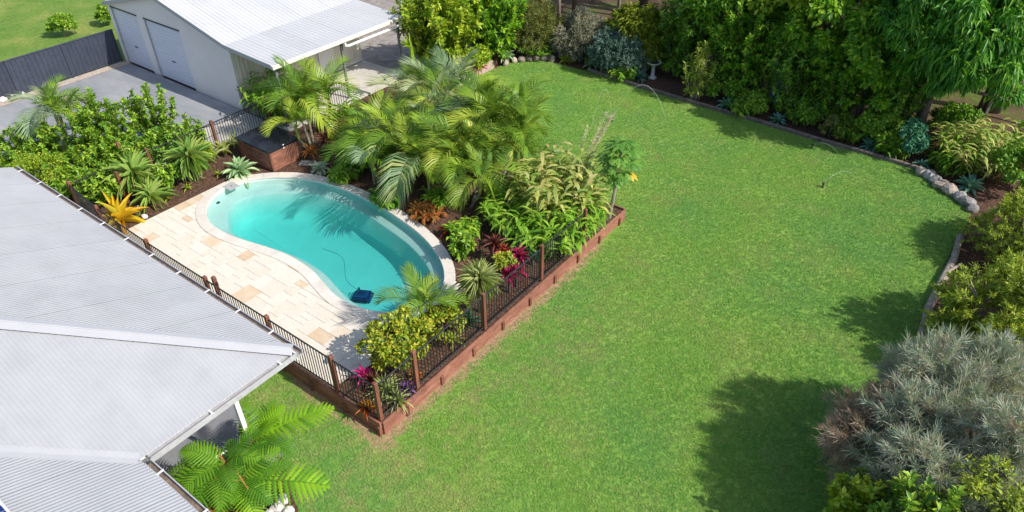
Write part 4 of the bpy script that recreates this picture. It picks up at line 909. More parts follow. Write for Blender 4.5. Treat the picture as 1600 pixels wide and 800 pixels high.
FERN = [fern_frond(G['fern'], b, i) for i, b in enumerate((.5, .85, 1.2))]; FERNB = [fern_frond(G['fernb'], b, i + 5) for i, b in enumerate((.5, .85, 1.3))]
def tree_fern(label, base_, H, fr, seed=1, dead=3, lean=(0, 0)):
    """fr: list of (azimuth deg, elevation deg, length, variant, bright)"""
    rr = random.Random(seed); t = thing('tree_fern', label, 'fern', base_, 0, 'tree ferns beside the house')
    MB().tube([(0, 0, -.1), (lean[0] * .5, lean[1] * .5, H * .5), (lean[0], lean[1], H)], [.11, .09, .10], 8).build('trunk', M['bark'], t)
    for az, el, l, v, br in fr:
        o = link('frond', (FERN if br else FERNB)[v], t); o.matrix_local = Matrix.Translation((lean[0], lean[1], H)) @ Euler((rr.uniform(-.12, .12), -R_(el), R_(az))).to_matrix().to_4x4() @ Matrix.Scale(l, 4)
    for i in range(dead):
        a = rr.uniform(0, 6.28); MB().tube([(lean[0], lean[1], H), (lean[0] + .4 * math.cos(a), lean[1] + .4 * math.sin(a), H + .1), (lean[0] + .75 * math.cos(a), lean[1] + .75 * math.sin(a), H - .45)], [.022, .018, .01], 5).build('dead_stalk', M['fernstem'], t)
    return t
def ginger(name, label, base_, n_stem, H, spread, mats, leaf=.38, wd=.07, seed=1, n_l=11, mats2=None, cat='plant', lean_out=.5):
    """arching canes with two rows of drooping blades"""
    r_ = np.random.default_rng(seed); t = thing(name, label, cat, base_); mb = MB(); VV, TT = [], []; VV2 = []; 
    P_, D_, N_ = [], [], []
    for i in range(n_stem):
        a = r_.uniform(0, 6.28); rr_ = spread * math.sqrt(r_.uniform(0, 1)); b = np.array([math.cos(a) * rr_ * .6, math.sin(a) * rr_ * .6, 0]); hh = H * r_.uniform(.6, 1.05) * (1 - .25 * rr_ / spread)
        tip = b + np.array([math.cos(a) * lean_out * rr_, math.sin(a) * lean_out * rr_, hh]); mid_ = (b + tip) / 2 + np.array([0, 0, hh * .12])
        mb.tube([tuple(b), tuple(mid_), tuple(tip)], [.014, .012, .006], 4); az = r_.uniform(0, 6.28)
        for j in range(n_l):
            s = .25 + .75 * (j + .5) / n_l; p = (1 - s) ** 2 * b + 2 * s * (1 - s) * mid_ + s * s * tip; th = az + (j % 2) * math.pi + r_.uniform(-.5, .5)
            P_.append(p); D_.append((math.cos(th), math.sin(th), .55 - .2 * r_.uniform())); N_.append((0, 0, 1))
    P_, D_, N_ = np.array(P_), unit(np.array(D_)), np.array(N_, float); L = leaf * r_.uniform(.7, 1.2, len(P_))
    s = unit(np.cross(D_, N_)); V = []
    segs = [(0, .15, 0), (.33, 1, -.03), (.66, .85, -.22), (1, .03, -.62)]
    for f, w_, dz in segs:
        c = P_ + D_ * (L * f)[:, None]; c = c + np.array([0, 0, 1]) * (L * dz)[:, None]; V += [c - s * wd * w_ * .5 + np.array([0, 0, .01]), c + s * wd * w_ * .5 + np.array([0, 0, .01])]
    V = np.stack(V, 1); F0 = np.array([(0, 1, 3, 2), (2, 3, 5, 4), (4, 5, 7, 6)]); F = (np.arange(len(P_))[:, None, None] * 8 + F0[None]).reshape(-1, 4)
    tag(link('foliage', mesh_np('foliage', V.reshape(-1, 3), F, G[mats], True), t), kind='stuff'); tag(mb.build('canes', M['greenstem'], t), kind='stuff'); return t
# ------------------------------------------------------------------ planting: left bed by the driveway
spires('shrub', 'bright green leafy bush at the left edge beside the driveway', 'shrub', (-18.595,0.927,0.38),1.85,1.41, G['glossy'], 17, .165, .47, seed=3)
spires('shrub', 'glossy green shrub with upright leader at the driveway edge, left of the tallest one', 'shrub', (-16.964,2.822,0.38),2.79,1.55, G['glossy'], 20, .165, .47, seed=4)
spires('shrub', 'tallest pointed glossy green shrub in front of the roller doors', 'shrub', (-16.496,4.514,0.38),2.75,1.13, G['glossy'], 13, .165, .47, seed=5)
spires('shrub', 'rounded glossy shrub beside the driveway between the pointed shrub and the pool fence', 'shrub', (-15.173,4.978,0.38),1.43,0.97, G['glossy'], 10, .165, .47, seed=6)
shrub('fine leaved light green bush against the house gutter', (-16.119,0.051,0.38),1.59,1.20, G['lime'], .075, .45, 44, 150, seed=7)
spires('shrub', 'low bright green bush beside the gutter in front of the fine leaved one', 'shrub', (-15.112,0.491,0.38),1.15,0.76, G['glossy'], 13, .165, .47, seed=17)
spires('shrub', 'dense glossy green bush behind the yellow bromeliad', 'shrub', (-14.406,1.009,0.38),1.39,0.91, G['glossy'], 17, .165, .47, seed=8)
spires('shrub', 'dark glossy green bush in the middle of the left garden bed', 'shrub', (-15.762,2.209,0.38),1.49,1.05, G['glossy'], 17, .165, .47, seed=9)
spires('shrub', 'deep green bush left of the farther yucca', 'shrub', (-15.374,3.984,0.38),1.31,0.83, G['deep'], 11, .165, .47, seed=10)
spires('shrub', 'small leafy shrub with one white flower between the two yuccas', 'shrub', (-13.4,2.864,0.38),1.11,0.45, G['glossy'], 7, .165, .47, seed=11)
spires('shrub', 'leafy green bush filling the bed behind the yuccas', 'shrub', (-15.482,3.204,0.38),1.47,1.17, G['glossy'], 15, .165, .47, seed=301)
spires('shrub', 'mid green bush between the fine leaved bush and the driveway palm', 'shrub', (-16.223,1.327,0.38),1.37,1.24, G['glossy'], 16, .165, .47, seed=302)
spires('shrub', 'bright leafy bush above the gutter corner at the left', 'shrub', (-17.705,0.027,0.38),1.37,1.13, G['glossy'], 15, .165, .47, seed=303)
spires('shrub', 'dark green low bush between the nearer yucca and the timber post', 'shrub', (-14.199,1.762,0.38),0.91,0.62, G['deep'], 10, .165, .47, seed=304)
spires('shrub', 'green bush right of the farther yucca against the driveway fence', 'shrub', (-13.637,4.552,0.38),1.23,0.54, G['lime'], 8, .165, .47, seed=305)
shrub('low green bush beside the white flowered shrub', (-13.498,3.322,0.38),0.87,0.45, G['deep'], .11, .5, 20, 80, seed=306)
fl = tag(link('white_flower', None, None, (-13.35,2.893,1)), 'single white flower on the small shrub between the yuccas', 'flower')
for i in range(5): o = link('petal', straps('white', .3, True)[1], fl); o.matrix_local = Euler((0, -.7, i * 1.257)).to_matrix().to_4x4() @ Matrix.Diagonal((.13, .10, .13, 1))
cane_palm('feathery yellow green palm rising out of the left garden bushes', (-18.699,2.159,0.38), [(0, 0, 1.7, 9, 1.6), (.35, .1, 1.5, 8, 1.4), (-.4, .2, 1.2, 8, 1.4)], ('palmgreen', 'palm', 'paledpalm'), 2)
ginger('leafy_plant', 'yellow green strappy plant at the left edge behind the gutter corner', (-18.442,1.742,0.38), 16, .9, .5, 'lime', .3, .05, 4)
strap_plant('yucca', 'nearer yucca with drooping green leaves beside the stone deck', 'yucca', (-13.734,2.103,0.38), 'yucca', 90, 1.15, .075, 86, -60, 3, stem=.8, keel=.3)
strap_plant('yucca', 'short yucca at the foot of the nearer yucca by the deck edge', 'yucca', (-12.962,2.068,0.38), 'yucca', 50, .95, .065, 84, -15, 5, stem=.2, keel=.3)
strap_plant('yucca', 'farther yucca with spiky leaves beside the driveway fence', 'yucca', (-13.102,3.828,0.38), 'yucca', 90, 1.05, .075, 86, -55, 4, stem=.9, keel=.3)
strap_plant('agave', 'large pale green agave between the yucca and the timber equipment box', 'agave', (-12.225,5.02,0.38), 'agave', 34, .84, .17, 82, 4, 6, fat=True, keel=.25)
strap_plant('agave', 'small silvery agave beside the back of the pool, right of the equipment box', 'agave', (-10.073,6.818,0.38), 'silver', 24, .52, .11, 82, 8, 7, fat=True, keel=.25)
strap_plant('bromeliad', 'big yellow bromeliad with long strap leaves beside the house gutter', 'bromeliad', (-12.742,0.806,0.38), 'yellow', 17, 1.3, .17, 84, 16, 8, keel=.3)
strap_plant('bromeliad', 'yellow bromeliad pup between the house gutter and the big yellow one', 'bromeliad', (-12.816,0.434,0.38), 'yellow', 10, .55, .11, 82, 25, 9, keel=.3)
for p, l, s in (((-12.82,3.289,0.38), 'small lime bromeliad on the mulch below the white flowered shrub', .26), ((-12.725,4.487,0.38), 'small yellow green bromeliad left of the large agave', .28), ((-12.74,2.479,0.38), 'small lime bromeliad at the foot of the nearer yucca by the deck edge', .25)):
    strap_plant('bromeliad', l, 'bromeliad', p, 'croton', 12, s, .055, 75, 20, int(s * 100), keel=.3)
for i, (p, l) in enumerate((((-13.82,5,0.38), 'upright striped strappy plant along the driveway fence, the left one'), ((-13.848,5.517,0.38), 'upright striped strappy plant along the driveway fence, the middle one'), ((-14.003,6.081,0.38), 'upright striped strappy plant along the driveway fence, beside the equipment box'))):
    strap_plant('strappy_plant', l, 'plant', p, 'cream' if i != 1 else 'varieg', 22, .75, .07, 88, 62, 12 + i)

# ------------------------------------------------------------------ planting behind the pool
ginger('leafy_plant', 'broad clump of bright green strappy leaves beside the shed corner', (-14.821,9.297,0.38), 80, 2.0, 1.6, 'ginger', .6, .09, 5, 9)
cane_palm('yellow green cane palm beside the equipment box lid', (-11.393,7.737,0.38), [(0, 0, 2.0, 10, 1.9), (.3, .35, 2.2, 9, 1.8), (-.4, .1, 1.5, 9, 1.7), (.1, -.4, 1.3, 7, 1.5)], ('palm', 'palm', 'palmgreen'), 3)
ginger('leafy_plant', 'dark leafy filler plant between the equipment box and the cane palm', (-14.096,8.809,0.38), 26, 1.0, .7, 'deep', .28, .09, 6)
strap_plant('cordyline', 'dark red cordyline behind the silvery agave', 'cordyline', (-10.469,7.805,0.38), 'darkred', 44, .62, .09, 82, -10, 15, stem=.7)
strap_plant('cordyline', 'coppery cordyline right of the equipment box latch', 'cordyline', (-10.936,7.225,0.38), 'rust', 30, .5, .07, 82, -5, 16, stem=.3)
strap_plant('cordyline', 'second dark red cordyline behind the coppery one', 'cordyline', (-10.377,8.356,0.38), 'darkred', 40, .6, .09, 82, -10, 17, stem=.9)
cane_palm('dense arching cane palm in the middle of the pool garden, left of the tallest palms', (-7.105,8.003,0.38), [(0, 0, 1.5, 9, 2.0), (.5, -.1, 1.3, 9, 1.9), (-.55, .1, 1.2, 9, 1.9), (-.1, -.55, 1.0, 8, 1.7), (.1, .6, 1.7, 8, 1.9)], ('palm', 'palm', 'paledpalm', 'palmgreen'), 4)
cane_palm('cane palm with a bare spear shoot at the back of the pool garden', (-8.404,11.184,0.38), [(0, 0, 1.9, 9, 1.9), (.4, .3, 2.1, 8, 1.9), (-.6, .1, 1.6, 8, 1.8), (-.2, -.4, 1.5, 7, 1.8)], ('paledpalm', 'palmgreen', 'paledpalm', 'palm'), 5)
cane_palm('tallest cane palm at the right of the pool garden against the lawn', (-4.603,10.05,0.38), [(0, 0, 2.3, 10, 2.1), (.55, .1, 2.1, 9, 2.0), (-.5, .3, 2.2, 9, 2.0), (.2, .6, 2.5, 8, 1.9), (-.1, -.6, 1.7, 9, 1.9)], ('palm', 'palmgreen', 'palmgreen', 'palmgreen', 'palm'), 6)
cane_palm('drooping cane palm close to the right end of the pool', (-4.442,8.32,0.38), [(0, 0, 1.2, 10, 1.8), (.45, -.1, 1.1, 9, 1.7), (-.45, .2, 1.4, 9, 1.8), (.1, .5, 1.5, 7, 1.7)], ('palm', 'palm', 'palmgreen', 'palmgreen', 'palm'), 7)
cane_palm('blue green cane palm behind the middle of the pool garden', (-6.505,9.766,0.38), [(0, 0, 2.0, 9, 1.9), (.45, .2, 1.9, 8, 1.8), (-.4, .3, 2.1, 8, 1.8)], ('paledpalm', 'palmgreen', 'palm'), 23)
cane_palm('cane palm behind the variegated ginger at the lawn end', (-3.369,10.008,0.38), [(0, 0, 1.7, 9, 1.5), (-.3, .2, 1.5, 8, 1.4)], ('palmgreen', 'palm', 'palm'), 24)
cane_palm('low cane palm between the middle and the drooping palms', (-5.575,7.785,0.38), [(0, 0, .9, 9, 1.6), (.3, .2, 1.0, 8, 1.5)], ('palm', 'palmgreen', 'palm', 'palmgreen'), 25)
cane_palm('low cane palm at the pool side left of the middle palms', (-7.887,7.431,0.38), [(0, 0, .7, 9, 1.4), (.3, .2, .9, 7, 1.3)], ('palmgreen', 'palm'), 26)
MBs = thing('palm_spear', 'upright yellow green unopened palm spear in front of the carport', 'palm', (-10.848,12.78,0.38))
MB().tube([(0, 0, -.05), (-.05, .05, 1.5)], [.05, .04], 7).build('stem', M['greystem'], MBs); MB().tube([(-.05, .05, 1.5), (-.12, .1, 2.1), (-.25, .2, 2.7)], [.09, .10, .05], 7).build('spear', G['lime'], MBs)
for i in range(7): o = link('leaf', straps('lime', .2)[0], MBs); o.matrix_local = Matrix.Translation((-.22, .18, 2.45)) @ Euler((0, -1.25 + .14 * i, 2.4 + i * .5)).to_matrix().to_4x4() @ Matrix.Diagonal((.6, .09, .6, 1))
for i, (p, l, m_, hh, rr_) in enumerate((((-6.49,6.817,0.38), 'dark leafy ground plant behind the middle of the pool', 'deep', .55, .55), ((-9.136,7.843,0.38), 'green leafy plant with arching leaves right of the silvery agave', 'ginger', .8, .55),
        ((-8.928,6.884,0.38), 'low green leafy plant right of the small silvery agave', 'glossy', .5, .4), ((-4.96,6.985,0.38), 'reddish green low plant behind the pool coping', 'rust', .4, .5), ((-5.101,7.836,0.38), 'dark green plant under the drooping cane palm', 'deep', .7, .6),
        ((-7.35,9.149,0.38), 'shaded leafy plant between the arching palms', 'deep', 1.2, .9), ((-9.51,9.173,0.38), 'shaded leafy plant left of the arching middle palm', 'glossy', 1.1, .8), ((-6.495,10.469,0.38), 'shaded leafy plant under the tallest palm', 'deep', 1.3, 1.0),
        ((-11.963,9.801,0.38), 'leafy plant filling the bed between the cordylines and the carport slab', 'glossy', 1.0, .9), ((-10.707,10.169,0.38), 'dark leafy plant at the back of the bed beside the carport slab', 'deep', 1.0, .9), ((-10.111,8.921,0.38), 'bright leafy plant right of the dark red cordylines', 'ginger', .9, .7), ((-9.966,11.392,0.38), 'olive leafy plant at the back of the palms', 'olive', 1.1, .9), ((-3.207,6.758,0.38), 'dark green leafy plant right of the red bromeliad', 'glossy', .6, .5), ((-2.915,8.862,0.38), 'shaded leafy plant behind the ginger clump', 'deep', 1.3, .9))):
    ginger('leafy_plant', l, p, int(24 + 26 * rr_), hh, rr_, m_, .26 + .1 * rr_, .085, 40 + i, 8)
strap_plant('bromeliad', 'red bromeliad beside the right end of the pool coping', 'bromeliad', (-3.717,6.641,0.38), 'red', 22, .48, .075, 82, 12, 21, keel=.3)
strap_plant('bromeliad', 'yellow and red bromeliad under the palms behind the pool', 'bromeliad', (-5.388,7.047,0.38), 'orange', 16, .35, .06, 80, 12, 22, keel=.3)
ginger('variegated_ginger', 'cream and yellow variegated ginger clump at the lawn end of the pool garden', (-1.522,9.511,0.38), 85, 2.5, 1.6, 'varieg', .58, .125, 8, 9, lean_out=.35)
ginger('ginger_plant', 'bright green ginger clump with long drooping leaves above the retaining wall', (-1.095,8.313,0.38), 84, 1.35, 1.4, 'ginger', .56, .085, 9, 10, lean_out=.6)
ginger('ginger_plant', 'narrow green ginger clump leaning out beside the papaya tree', (-0.688,9.485,0.38), 44, 1.35, .7, 'ginger', .45, .06, 10, 11, lean_out=.7)
ginger('ginger_plant', 'green long leaved ginger clump between the red cordyline and the cane palms', (-2.505,8.15,0.38), 36, 1.1, .8, 'ginger', .5, .08, 13, 9, lean_out=.6)
pl = thing('plume_grass', 'tall pale feathery flower plumes rising from the variegated ginger', 'grass plant', (-2.043,10.98,0.38))
for i in range(6):
    a = rnd.uniform(-.3, 1.5); e = Vector((.35 * math.cos(a) + rnd.uniform(0, 1.0), .9 * math.sin(a) + .1, 2.8 + rnd.uniform(-.5, .4)))
    MB().tube([(rnd.uniform(-.3, .3), rnd.uniform(-.2, .2), 0), tuple(e * .55), tuple(e)], [.012, .010, .005], 4).build('stalk', G['plume'], pl)
    r_ = np.random.default_rng(i); s_ = r_.uniform(.62, 1, 170); c_ = np.outer(s_, np.array(e)) + r_.normal(size=(170, 3)) * .015; d_ = unit(np.array(e)[None] * .35 + r_.normal(size=(170, 3)) * .45)
    V, T = leaves(c_, d_, unit(r_.normal(size=(170, 3))), np.full(170, .12), np.full(170, .016), .02, .1); link('plume', mesh_np('plume', V, T, G['plume']), pl)
# papaya
pp = thing('papaya_tree', 'slender young papaya tree at the corner of the retaining wall with one yellow leaf', 'tree', (-0.175,10.462,0.3))
MB().tube([(0, 0, -.1), (.10, .06, 1.1), (.16, .12, 2.45)], [.065, .055, .04], 8).build('trunk', M['palebark'], pp)
def papaya_leaf(mat):
    V, F = [], []
    for i in range(7):
        a = -2.1 + 4.2 * i / 6; d = np.array([math.cos(a), math.sin(a), 0]); s = np.array([-d[1], d[0], 0]); l = 1 - .12 * abs(i - 3)
        for q0, q1, w0, w1 in ((0, .35, .10, .08), (.35, .7, .24, .22)):
            pass
        pr = [(0, .03), (.3, .10), (.45, .07), (.6, .20), (.72, .09), (.82, .12), (1, .01)]; k = len(V)
        for q, w_ in pr: c = d * l * q + np.array([0, 0, -.25 * q * q]); V += [c - s * w_, c + np.array([0, 0, .02]), c + s * w_]
        for j in range(6): F += [(k + j * 3, k + j * 3 + 3, k + j * 3 + 4, k + j * 3 + 1), (k + j * 3 + 1, k + j * 3 + 4, k + j * 3 + 5, k + j * 3 + 2)]
    return mesh_np('leaf', V, F, mat)
PLm = papaya_leaf(G['papaya']); PLy = papaya_leaf(G['gold'])
for i in range(24):
    f = i / 23; az = i * 2.4; el = R_(75 - 85 * f); l = .26 + .26 * math.sin(math.pi * (.2 + .7 * f)); b = Vector((.16, .12, 2.45 - .7 * f)); d = Vector((math.cos(el) * math.cos(az), math.cos(el) * math.sin(az), math.sin(el))); e = b + d * l
    MB().tube([tuple(b), tuple(b.lerp(e, .5) + Vector((0, 0, .05))), tuple(e)], .010, 4).build('leaf_stalk', M['greenstem'], pp)
    o = link('leaf', PLy if i == 21 else PLm, pp); o.matrix_local = Matrix.Translation(e) @ Euler((rnd.uniform(-.3, .3), .25 - el * .35 + .1, az)).to_matrix().to_4x4() @ Matrix.Scale(.40 if i != 21 else .30, 4)
    if i == 21: o['label'] = 'old yellow leaf'

# ------------------------------------------------------------------ planting along the retaining wall
strap_plant('cordyline', 'round headed pale green and cream dracaena on a short trunk beside the fence', 'dracaena', (-0.615,4.395,0.38), 'cream', 250, .80, .042, 88, -55, 31, stem=1.05, sr=.055, smat='palebark', keel=.2)
strap_plant('cordyline', 'dark red cordyline behind the pale dracaena', 'cordyline', (-1.668,6.419,0.38), 'darkred', 40, .50, .085, 84, -5, 32, stem=.55)
strap_plant('cordyline', 'crimson cordyline right of the dark red one by the pool end', 'cordyline', (-1.353,6.418,0.38), 'red', 28, .40, .08, 84, 0, 33, stem=.4)
for i, (q, l) in enumerate((((-0.502,5.854,0.38), 'magenta cordyline behind the fence pickets, the right one'), ((-0.491,5.507,0.38), 'magenta cordyline behind the fence pickets, the left one'), ((-0.729,6.345,0.38), 'magenta cordyline behind the fence pickets, the farthest one'))):
    strap_plant('cordyline', l, 'cordyline', q, 'magenta', 34, .46, .075, 86, -5, 34 + i, stem=.42 + .1 * i)
shrub('yellow and orange croton bush right of the pale dracaena', (-0.88,5.865,0.38),0.97,0.31, G['croton'], .13, .4, 16, 50, seed=41)
strap_plant('spiky_plant', 'blue green spiky rosette beside the fence near the bright ginger', 'plant', (-1.164,7.027,0.38), 'teal', 40, .48, .035, 86, 5, 42, stem=.35)
strap_plant('spiky_plant', 'smaller blue green spiky rosette behind the magenta cordylines', 'plant', (-0.715,6.966,0.38), 'teal', 34, .36, .035, 86, 5, 43, stem=.15)
strap_plant('spiky_plant', 'low green spiky plant against the fence below the ginger', 'plant', (-0.434,7.565,0.38), 'yucca', 30, .4, .035, 86, 10, 44)
spires('shrub', 'small green bush between the pool end and the pale dracaena', 'shrub', (-2.611,5.961,0.38),0.89,0.41, G['glossy'], 10, .165, .47, seed=45)
cane_palm('small young palm leaning over the near end of the pool', (-1.215,2.748,0.38), [(0, 0, .7, 9, 1.25), (.1, .12, .6, 5, 1.0)], ('palmgreen', 'palmgreen', 'palmgreen'), 12)
shrub('dense round yellow green croton bush at the near corner of the stone deck', (-0.845,1.41,0.38),1.61,0.77, G['croton'], .115, .55, 52, 110, seed=46)
shrub('yellow green leafy bush between the young palm and the fence', (-0.683,2.961,0.38),1.15,0.59, G['croton'], .11, .5, 34, 90, seed=47)
spires('shrub', 'lime green leafy bush behind the young palm at the coping', 'shrub', (-1.06,3.676,0.38),0.81,0.35, G['lime'], 8, .165, .47, seed=48)
strap_plant('bromeliad', 'purple and cream rosette beside the near end of the pool', 'bromeliad', (-1.486,3.554,0.38), 'darkred', 18, .32, .06, 82, 15, 49)
strap_plant('cordyline', 'bright pink cordyline beside the deck corner', 'cordyline', (-1.261,0.673,0.38), 'pink', 26, .42, .085, 86, 20, 50, stem=.12)
strap_plant('strappy_plant', 'cream striped strappy plant inside the fence corner', 'plant', (-0.616,0.736,0.38), 'cream', 44, .62, .05, 82, 8, 51)
strap_plant('strappy_plant', 'second cream striped strappy plant behind the corner fence post', 'plant', (-0.138,0.687,0.38), 'cream', 36, .5, .045, 82, 8, 52)
strap_plant('strappy_plant', 'purple leaved plant behind the first fence post from the corner', 'plant', (-0.192,1.051,0.38), 'purple', 34, .36, .06, 80, 5, 53)
strap_plant('bromeliad', 'orange and yellow bromeliad in the fence corner', 'bromeliad', (-0.554,0.083,0.38), 'orange', 22, .36, .06, 82, 8, 54)
strap_plant('bromeliad', 'red and yellow bromeliad behind the second fence post', 'bromeliad', (-0.306,1.487,0.38), 'orange', 18, .36, .055, 84, 15, 55)
strap_plant('strappy_plant', 'yellow edged strappy plant behind the middle of the fence', 'plant', (-0.388,3.03,0.38), 'varieg', 26, .42, .05, 82, 10, 56)
strap_plant('strappy_plant', 'blue green shaded strappy plant under the pale dracaena', 'plant', (-0.567,3.817,0.38), 'teal', 34, .5, .05, 82, 5, 57)
strap_plant('cordyline', 'dark purple cordyline beside the bright pink one', 'cordyline', (-1.016,0.697,0.38), 'darkred', 24, .4, .08, 84, 5, 58, stem=.1)

# ------------------------------------------------------------------ tree ferns beside the house
tree_fern('tree fern with a long bright frond reaching toward the fence corner', (-1.03,-2.501,0), 1.5, [(66, 14, 1.75, 0, 1), (12, 24, 1.1, 1, 0), (110, 30, 1.0, 1, 0), (330, 20, 1.0, 1, 0), (40, 55, .9, 0, 1), (150, 45, .9, 1, 0), (20, 18, 1.0, 1, 0), (85, 40, .95, 1, 1)], 1, 4)
tree_fern('tree fern with a long bright frond lying over the lawn at the bottom', (-0.433,-3.293,0), 1.5, [(36, 6, 1.8, 0, 1), (75, 35, 1.0, 1, 0), (345, 14, 1.1, 1, 1), (110, 30, 1.0, 1, 0), (300, 25, .9, 1, 0), (55, 24, 1.1, 1, 0), (5, 28, 1.0, 2, 0), (150, 45, .9, 1, 0), (320, 50, .8, 2, 0)], 2, 3)
tree_fern('tree fern with broad green fronds against the house gutter', (-0.658,-3.309,0), 1.9, [(222, 6, 1.3, 1, 0), (196, 18, 1.1, 1, 0), (255, 12, 1.35, 1, 1), (290, 12, 1.25, 1, 0), (320, 22, 1.1, 1, 0), (80, 45, .9, 1, 0), (210, 40, 1.0, 2, 0), (272, 38, 1.0, 2, 0), (340, 40, .9, 2, 0), (30, 50, .9, 2, 0)], 3, 4)
shrub('low dark leafy plant in the shade under the tree ferns', (-1.215,-3.33,0),1.0,.8, G['deep'], .10, .5, 26, 90, seed=61)
shrub('rust and olive leafed low plant under the tree ferns at the bottom', (-0.814,-3.686,0),.9,.6, G['rust'], .10, .45, 16, 70, seed=62)
shrub('small green leafy plant beside the white veranda post', (-1.885,-2.003,0),1.0,.45, G['glossy'], .09, .5, 18, 70, seed=63)

# ------------------------------------------------------------------ big shrubs at the right
needle_shrub('needle_shrub', 'large silvery grey needle leaved shrub at the bottom right', (10.9, 5.8, 0), 3.5, 2.75, G['needle'], nb=62, rf=.20, n_shoot=1900, per=60, need=.27, wd=.0135, shoot=.42, seed=71, trunk=.10, spread=.38, mat2=G['needlepink'], frac2=.02)
needle_shrub('bushy_shrub', 'yellow green bottlebrush shrub right of the log edging', (11.35, 11.1, 0), 2.6, 1.95, G['bottle'], n_shoot=2400, per=26, need=.15, wd=.03, shoot=.26, seed=72, trunk=.06, spread=.6)
needle_shrub('bushy_shrub', 'bright yellow green bushy shrub at the right picture edge behind the bottlebrush', (13.1, 13.6, 0), 2.8, 1.6, G['bottle'], n_shoot=1700, per=26, need=.13, wd=.026, shoot=.26, seed=73, trunk=.06, spread=.6)
needle_shrub('bushy_shrub', 'fine leaved yellow green shrub right of the end of the curved rock edging', (11.0, 16.4, 0), 2.0, 1.7, G['bottle'], n_shoot=1700, per=24, need=.12, wd=.026, shoot=.22, seed=74, trunk=.05, spread=.6)
needle_shrub('bushy_shrub', 'olive bushy shrub at the right edge above the fine leaved shrub', (13.0, 17.6, 0), 2.4, 1.8, G['olive'], n_shoot=1500, per=24, need=.13, wd=.028, shoot=.24, seed=75, trunk=.05, spread=.6)
spires('shrub', 'lime tipped glossy bush at the bottom edge left of the silvery shrub', 'shrub', (9.493,3.528,0), 2.2, .85, G['lime'], 22, .165, .47, seed=76)
spires('shrub', 'mixed green and yellow bush at the bottom edge below the silvery shrub', 'shrub', (10.383,2.957,0), 3.3, 1.1, G['glossy'], 32, .165, .47, seed=77)
shrub('olive green bush in the bottom right corner', (11.375,3.69,0), 3.35, 1.1, G['bottle'], .10, .45, 60, 120, seed=78, trunk_h=.02)

# ------------------------------------------------------------------ garden behind the lawn
def agave(lab, p, m_, s, sd): strap_plant('agave', lab, 'agave', p, m_, 26, s, s * .2, 82, 4, sd, fat=True, keel=.25, group='agaves along the back of the lawn')
agave('pale green agave at the far left of the back edging', (-7.761,21.557,0), 'agave', .62, 81)
agave('blue green agave left of the bird bath', (-5.193,21.549,0), 'agaveblue', .60, 82)
agave('blue green agave beside the edging right of the pale small tree', (-0.7,21.137,0), 'agaveblue', .62, 83)
agave('blue agave in the shade left of the round olive bush', (1.538,20.979,0), 'agaveblue', .55, 84)
agave('dark blue green agave in the shade right of the round olive bush', (5.181,20.943,0), 'agaveblue', .55, 85)
agave('blue green agave behind the curved rock edging', (8.797,19.891,0), 'agaveblue', .7, 86)
agave('teal agave at the far left end behind the rock row', (-11.312,19.452,0.3), 'agave', .6, 87)
agave('small blue agave under the dark tree at the timber edging', (7.106,20.533,0), 'agaveblue', .45, 88)
for i, (p, l, m_) in enumerate((((-11.297,17.487,0.38), 'red flowering bromeliad beside the pale edging at the far left', 'pink'), ((-9.017,21.238,0), 'small yellow green rosette behind the rock row', 'croton'), ((-6.493,21.154,0), 'small yellow rosette beside the back edging', 'croton'), ((-5.98,22.841,0), 'dark red cordyline behind the agave near the bird bath', 'darkred'), ((1.709,21.829,0), 'golden yellow rosette in the shaded back garden', 'orange'), ((-11.453,21.205,0.3), 'dark red cordyline between the bushes at the far left', 'magenta'))):
    strap_plant('bromeliad', l, 'bromeliad', p, m_, 26, .5, .09, 82, 5, 90 + i)
for i, (p, l, hh, rr_) in enumerate((((-5.86,21.067,0), 'dark green strappy clump left of the bird bath agave', .8, .6), ((-5.945,22.106,0), 'dark strappy clump between the weeping shrub and its agave', .8, .5), ((0.071,20.936,0), 'green strappy clump in the shaded back garden', .7, .6), ((5.919,20.981,0), 'dark green clump under the drooping tree', .7, .7), ((2.362,21.721,0), 'dark green leafy clump behind the blue agave', .8, .8), ((4.276,21.319,0), 'shaded leafy clump right of the round olive bush', .9, .8), ((-8.754,22.027,0), 'green leafy clump under the grey shrub', .6, .7), ((-10.546,20.924,0.2), 'low leafy clump behind the rock row', .6, .9), ((7.956,20.81,0), 'dark strappy clump left of the curved edging agave', .8, .7))):
    ginger('leafy_plant', l, p, 34, hh, rr_, 'deep', .34, .07, 110 + i, 8)
spires('leafy_tree', 'bright green dense tree left of the lawn corner, beside the carport', 'tree', (-12.676,16.36,0.3), 4.6, 2.3, G['lime'], 44, .24, .5, seed=121, side=9, node=.085, per=4, low=.06)
spires('leafy_tree', 'dense green tree right of the one beside the carport', 'tree', (-11.862,19.056,0.3), 4.4, 2.0, G['tree'], 38, .24, .5, seed=122, side=9, node=.085, per=4, low=.06)
shrub('lime leafed low shrub in front of the trees beside the carport', (-11.467,16.996,0.38),1.21,1.03, G['lime'], .15, .5, 30, 90, seed=123)
needle_shrub('bushy_shrub', 'olive brown fine leaved shrub behind the far left rocks', (-11.299,21.428,0.2), 2.3, 1.4, G['olive'], n_shoot=1300, per=22, need=.22, wd=.03, shoot=.3, seed=124, trunk=.06, spread=.6)
shrub('yellow green shrub between the olive and the grey shrubs', (-10.472,21.921,0.1),1.41,0.83, G['lime'], .14, .5, 26, 90, seed=125)
needle_shrub('needle_shrub', 'grey leaved shrub behind the rock row at the back', (-9.023,22.445,0), 2.0, 1.3, G['grey'], n_shoot=1300, per=22, need=.2, wd=.03, shoot=.28, seed=126, trunk=.06, spread=.55)
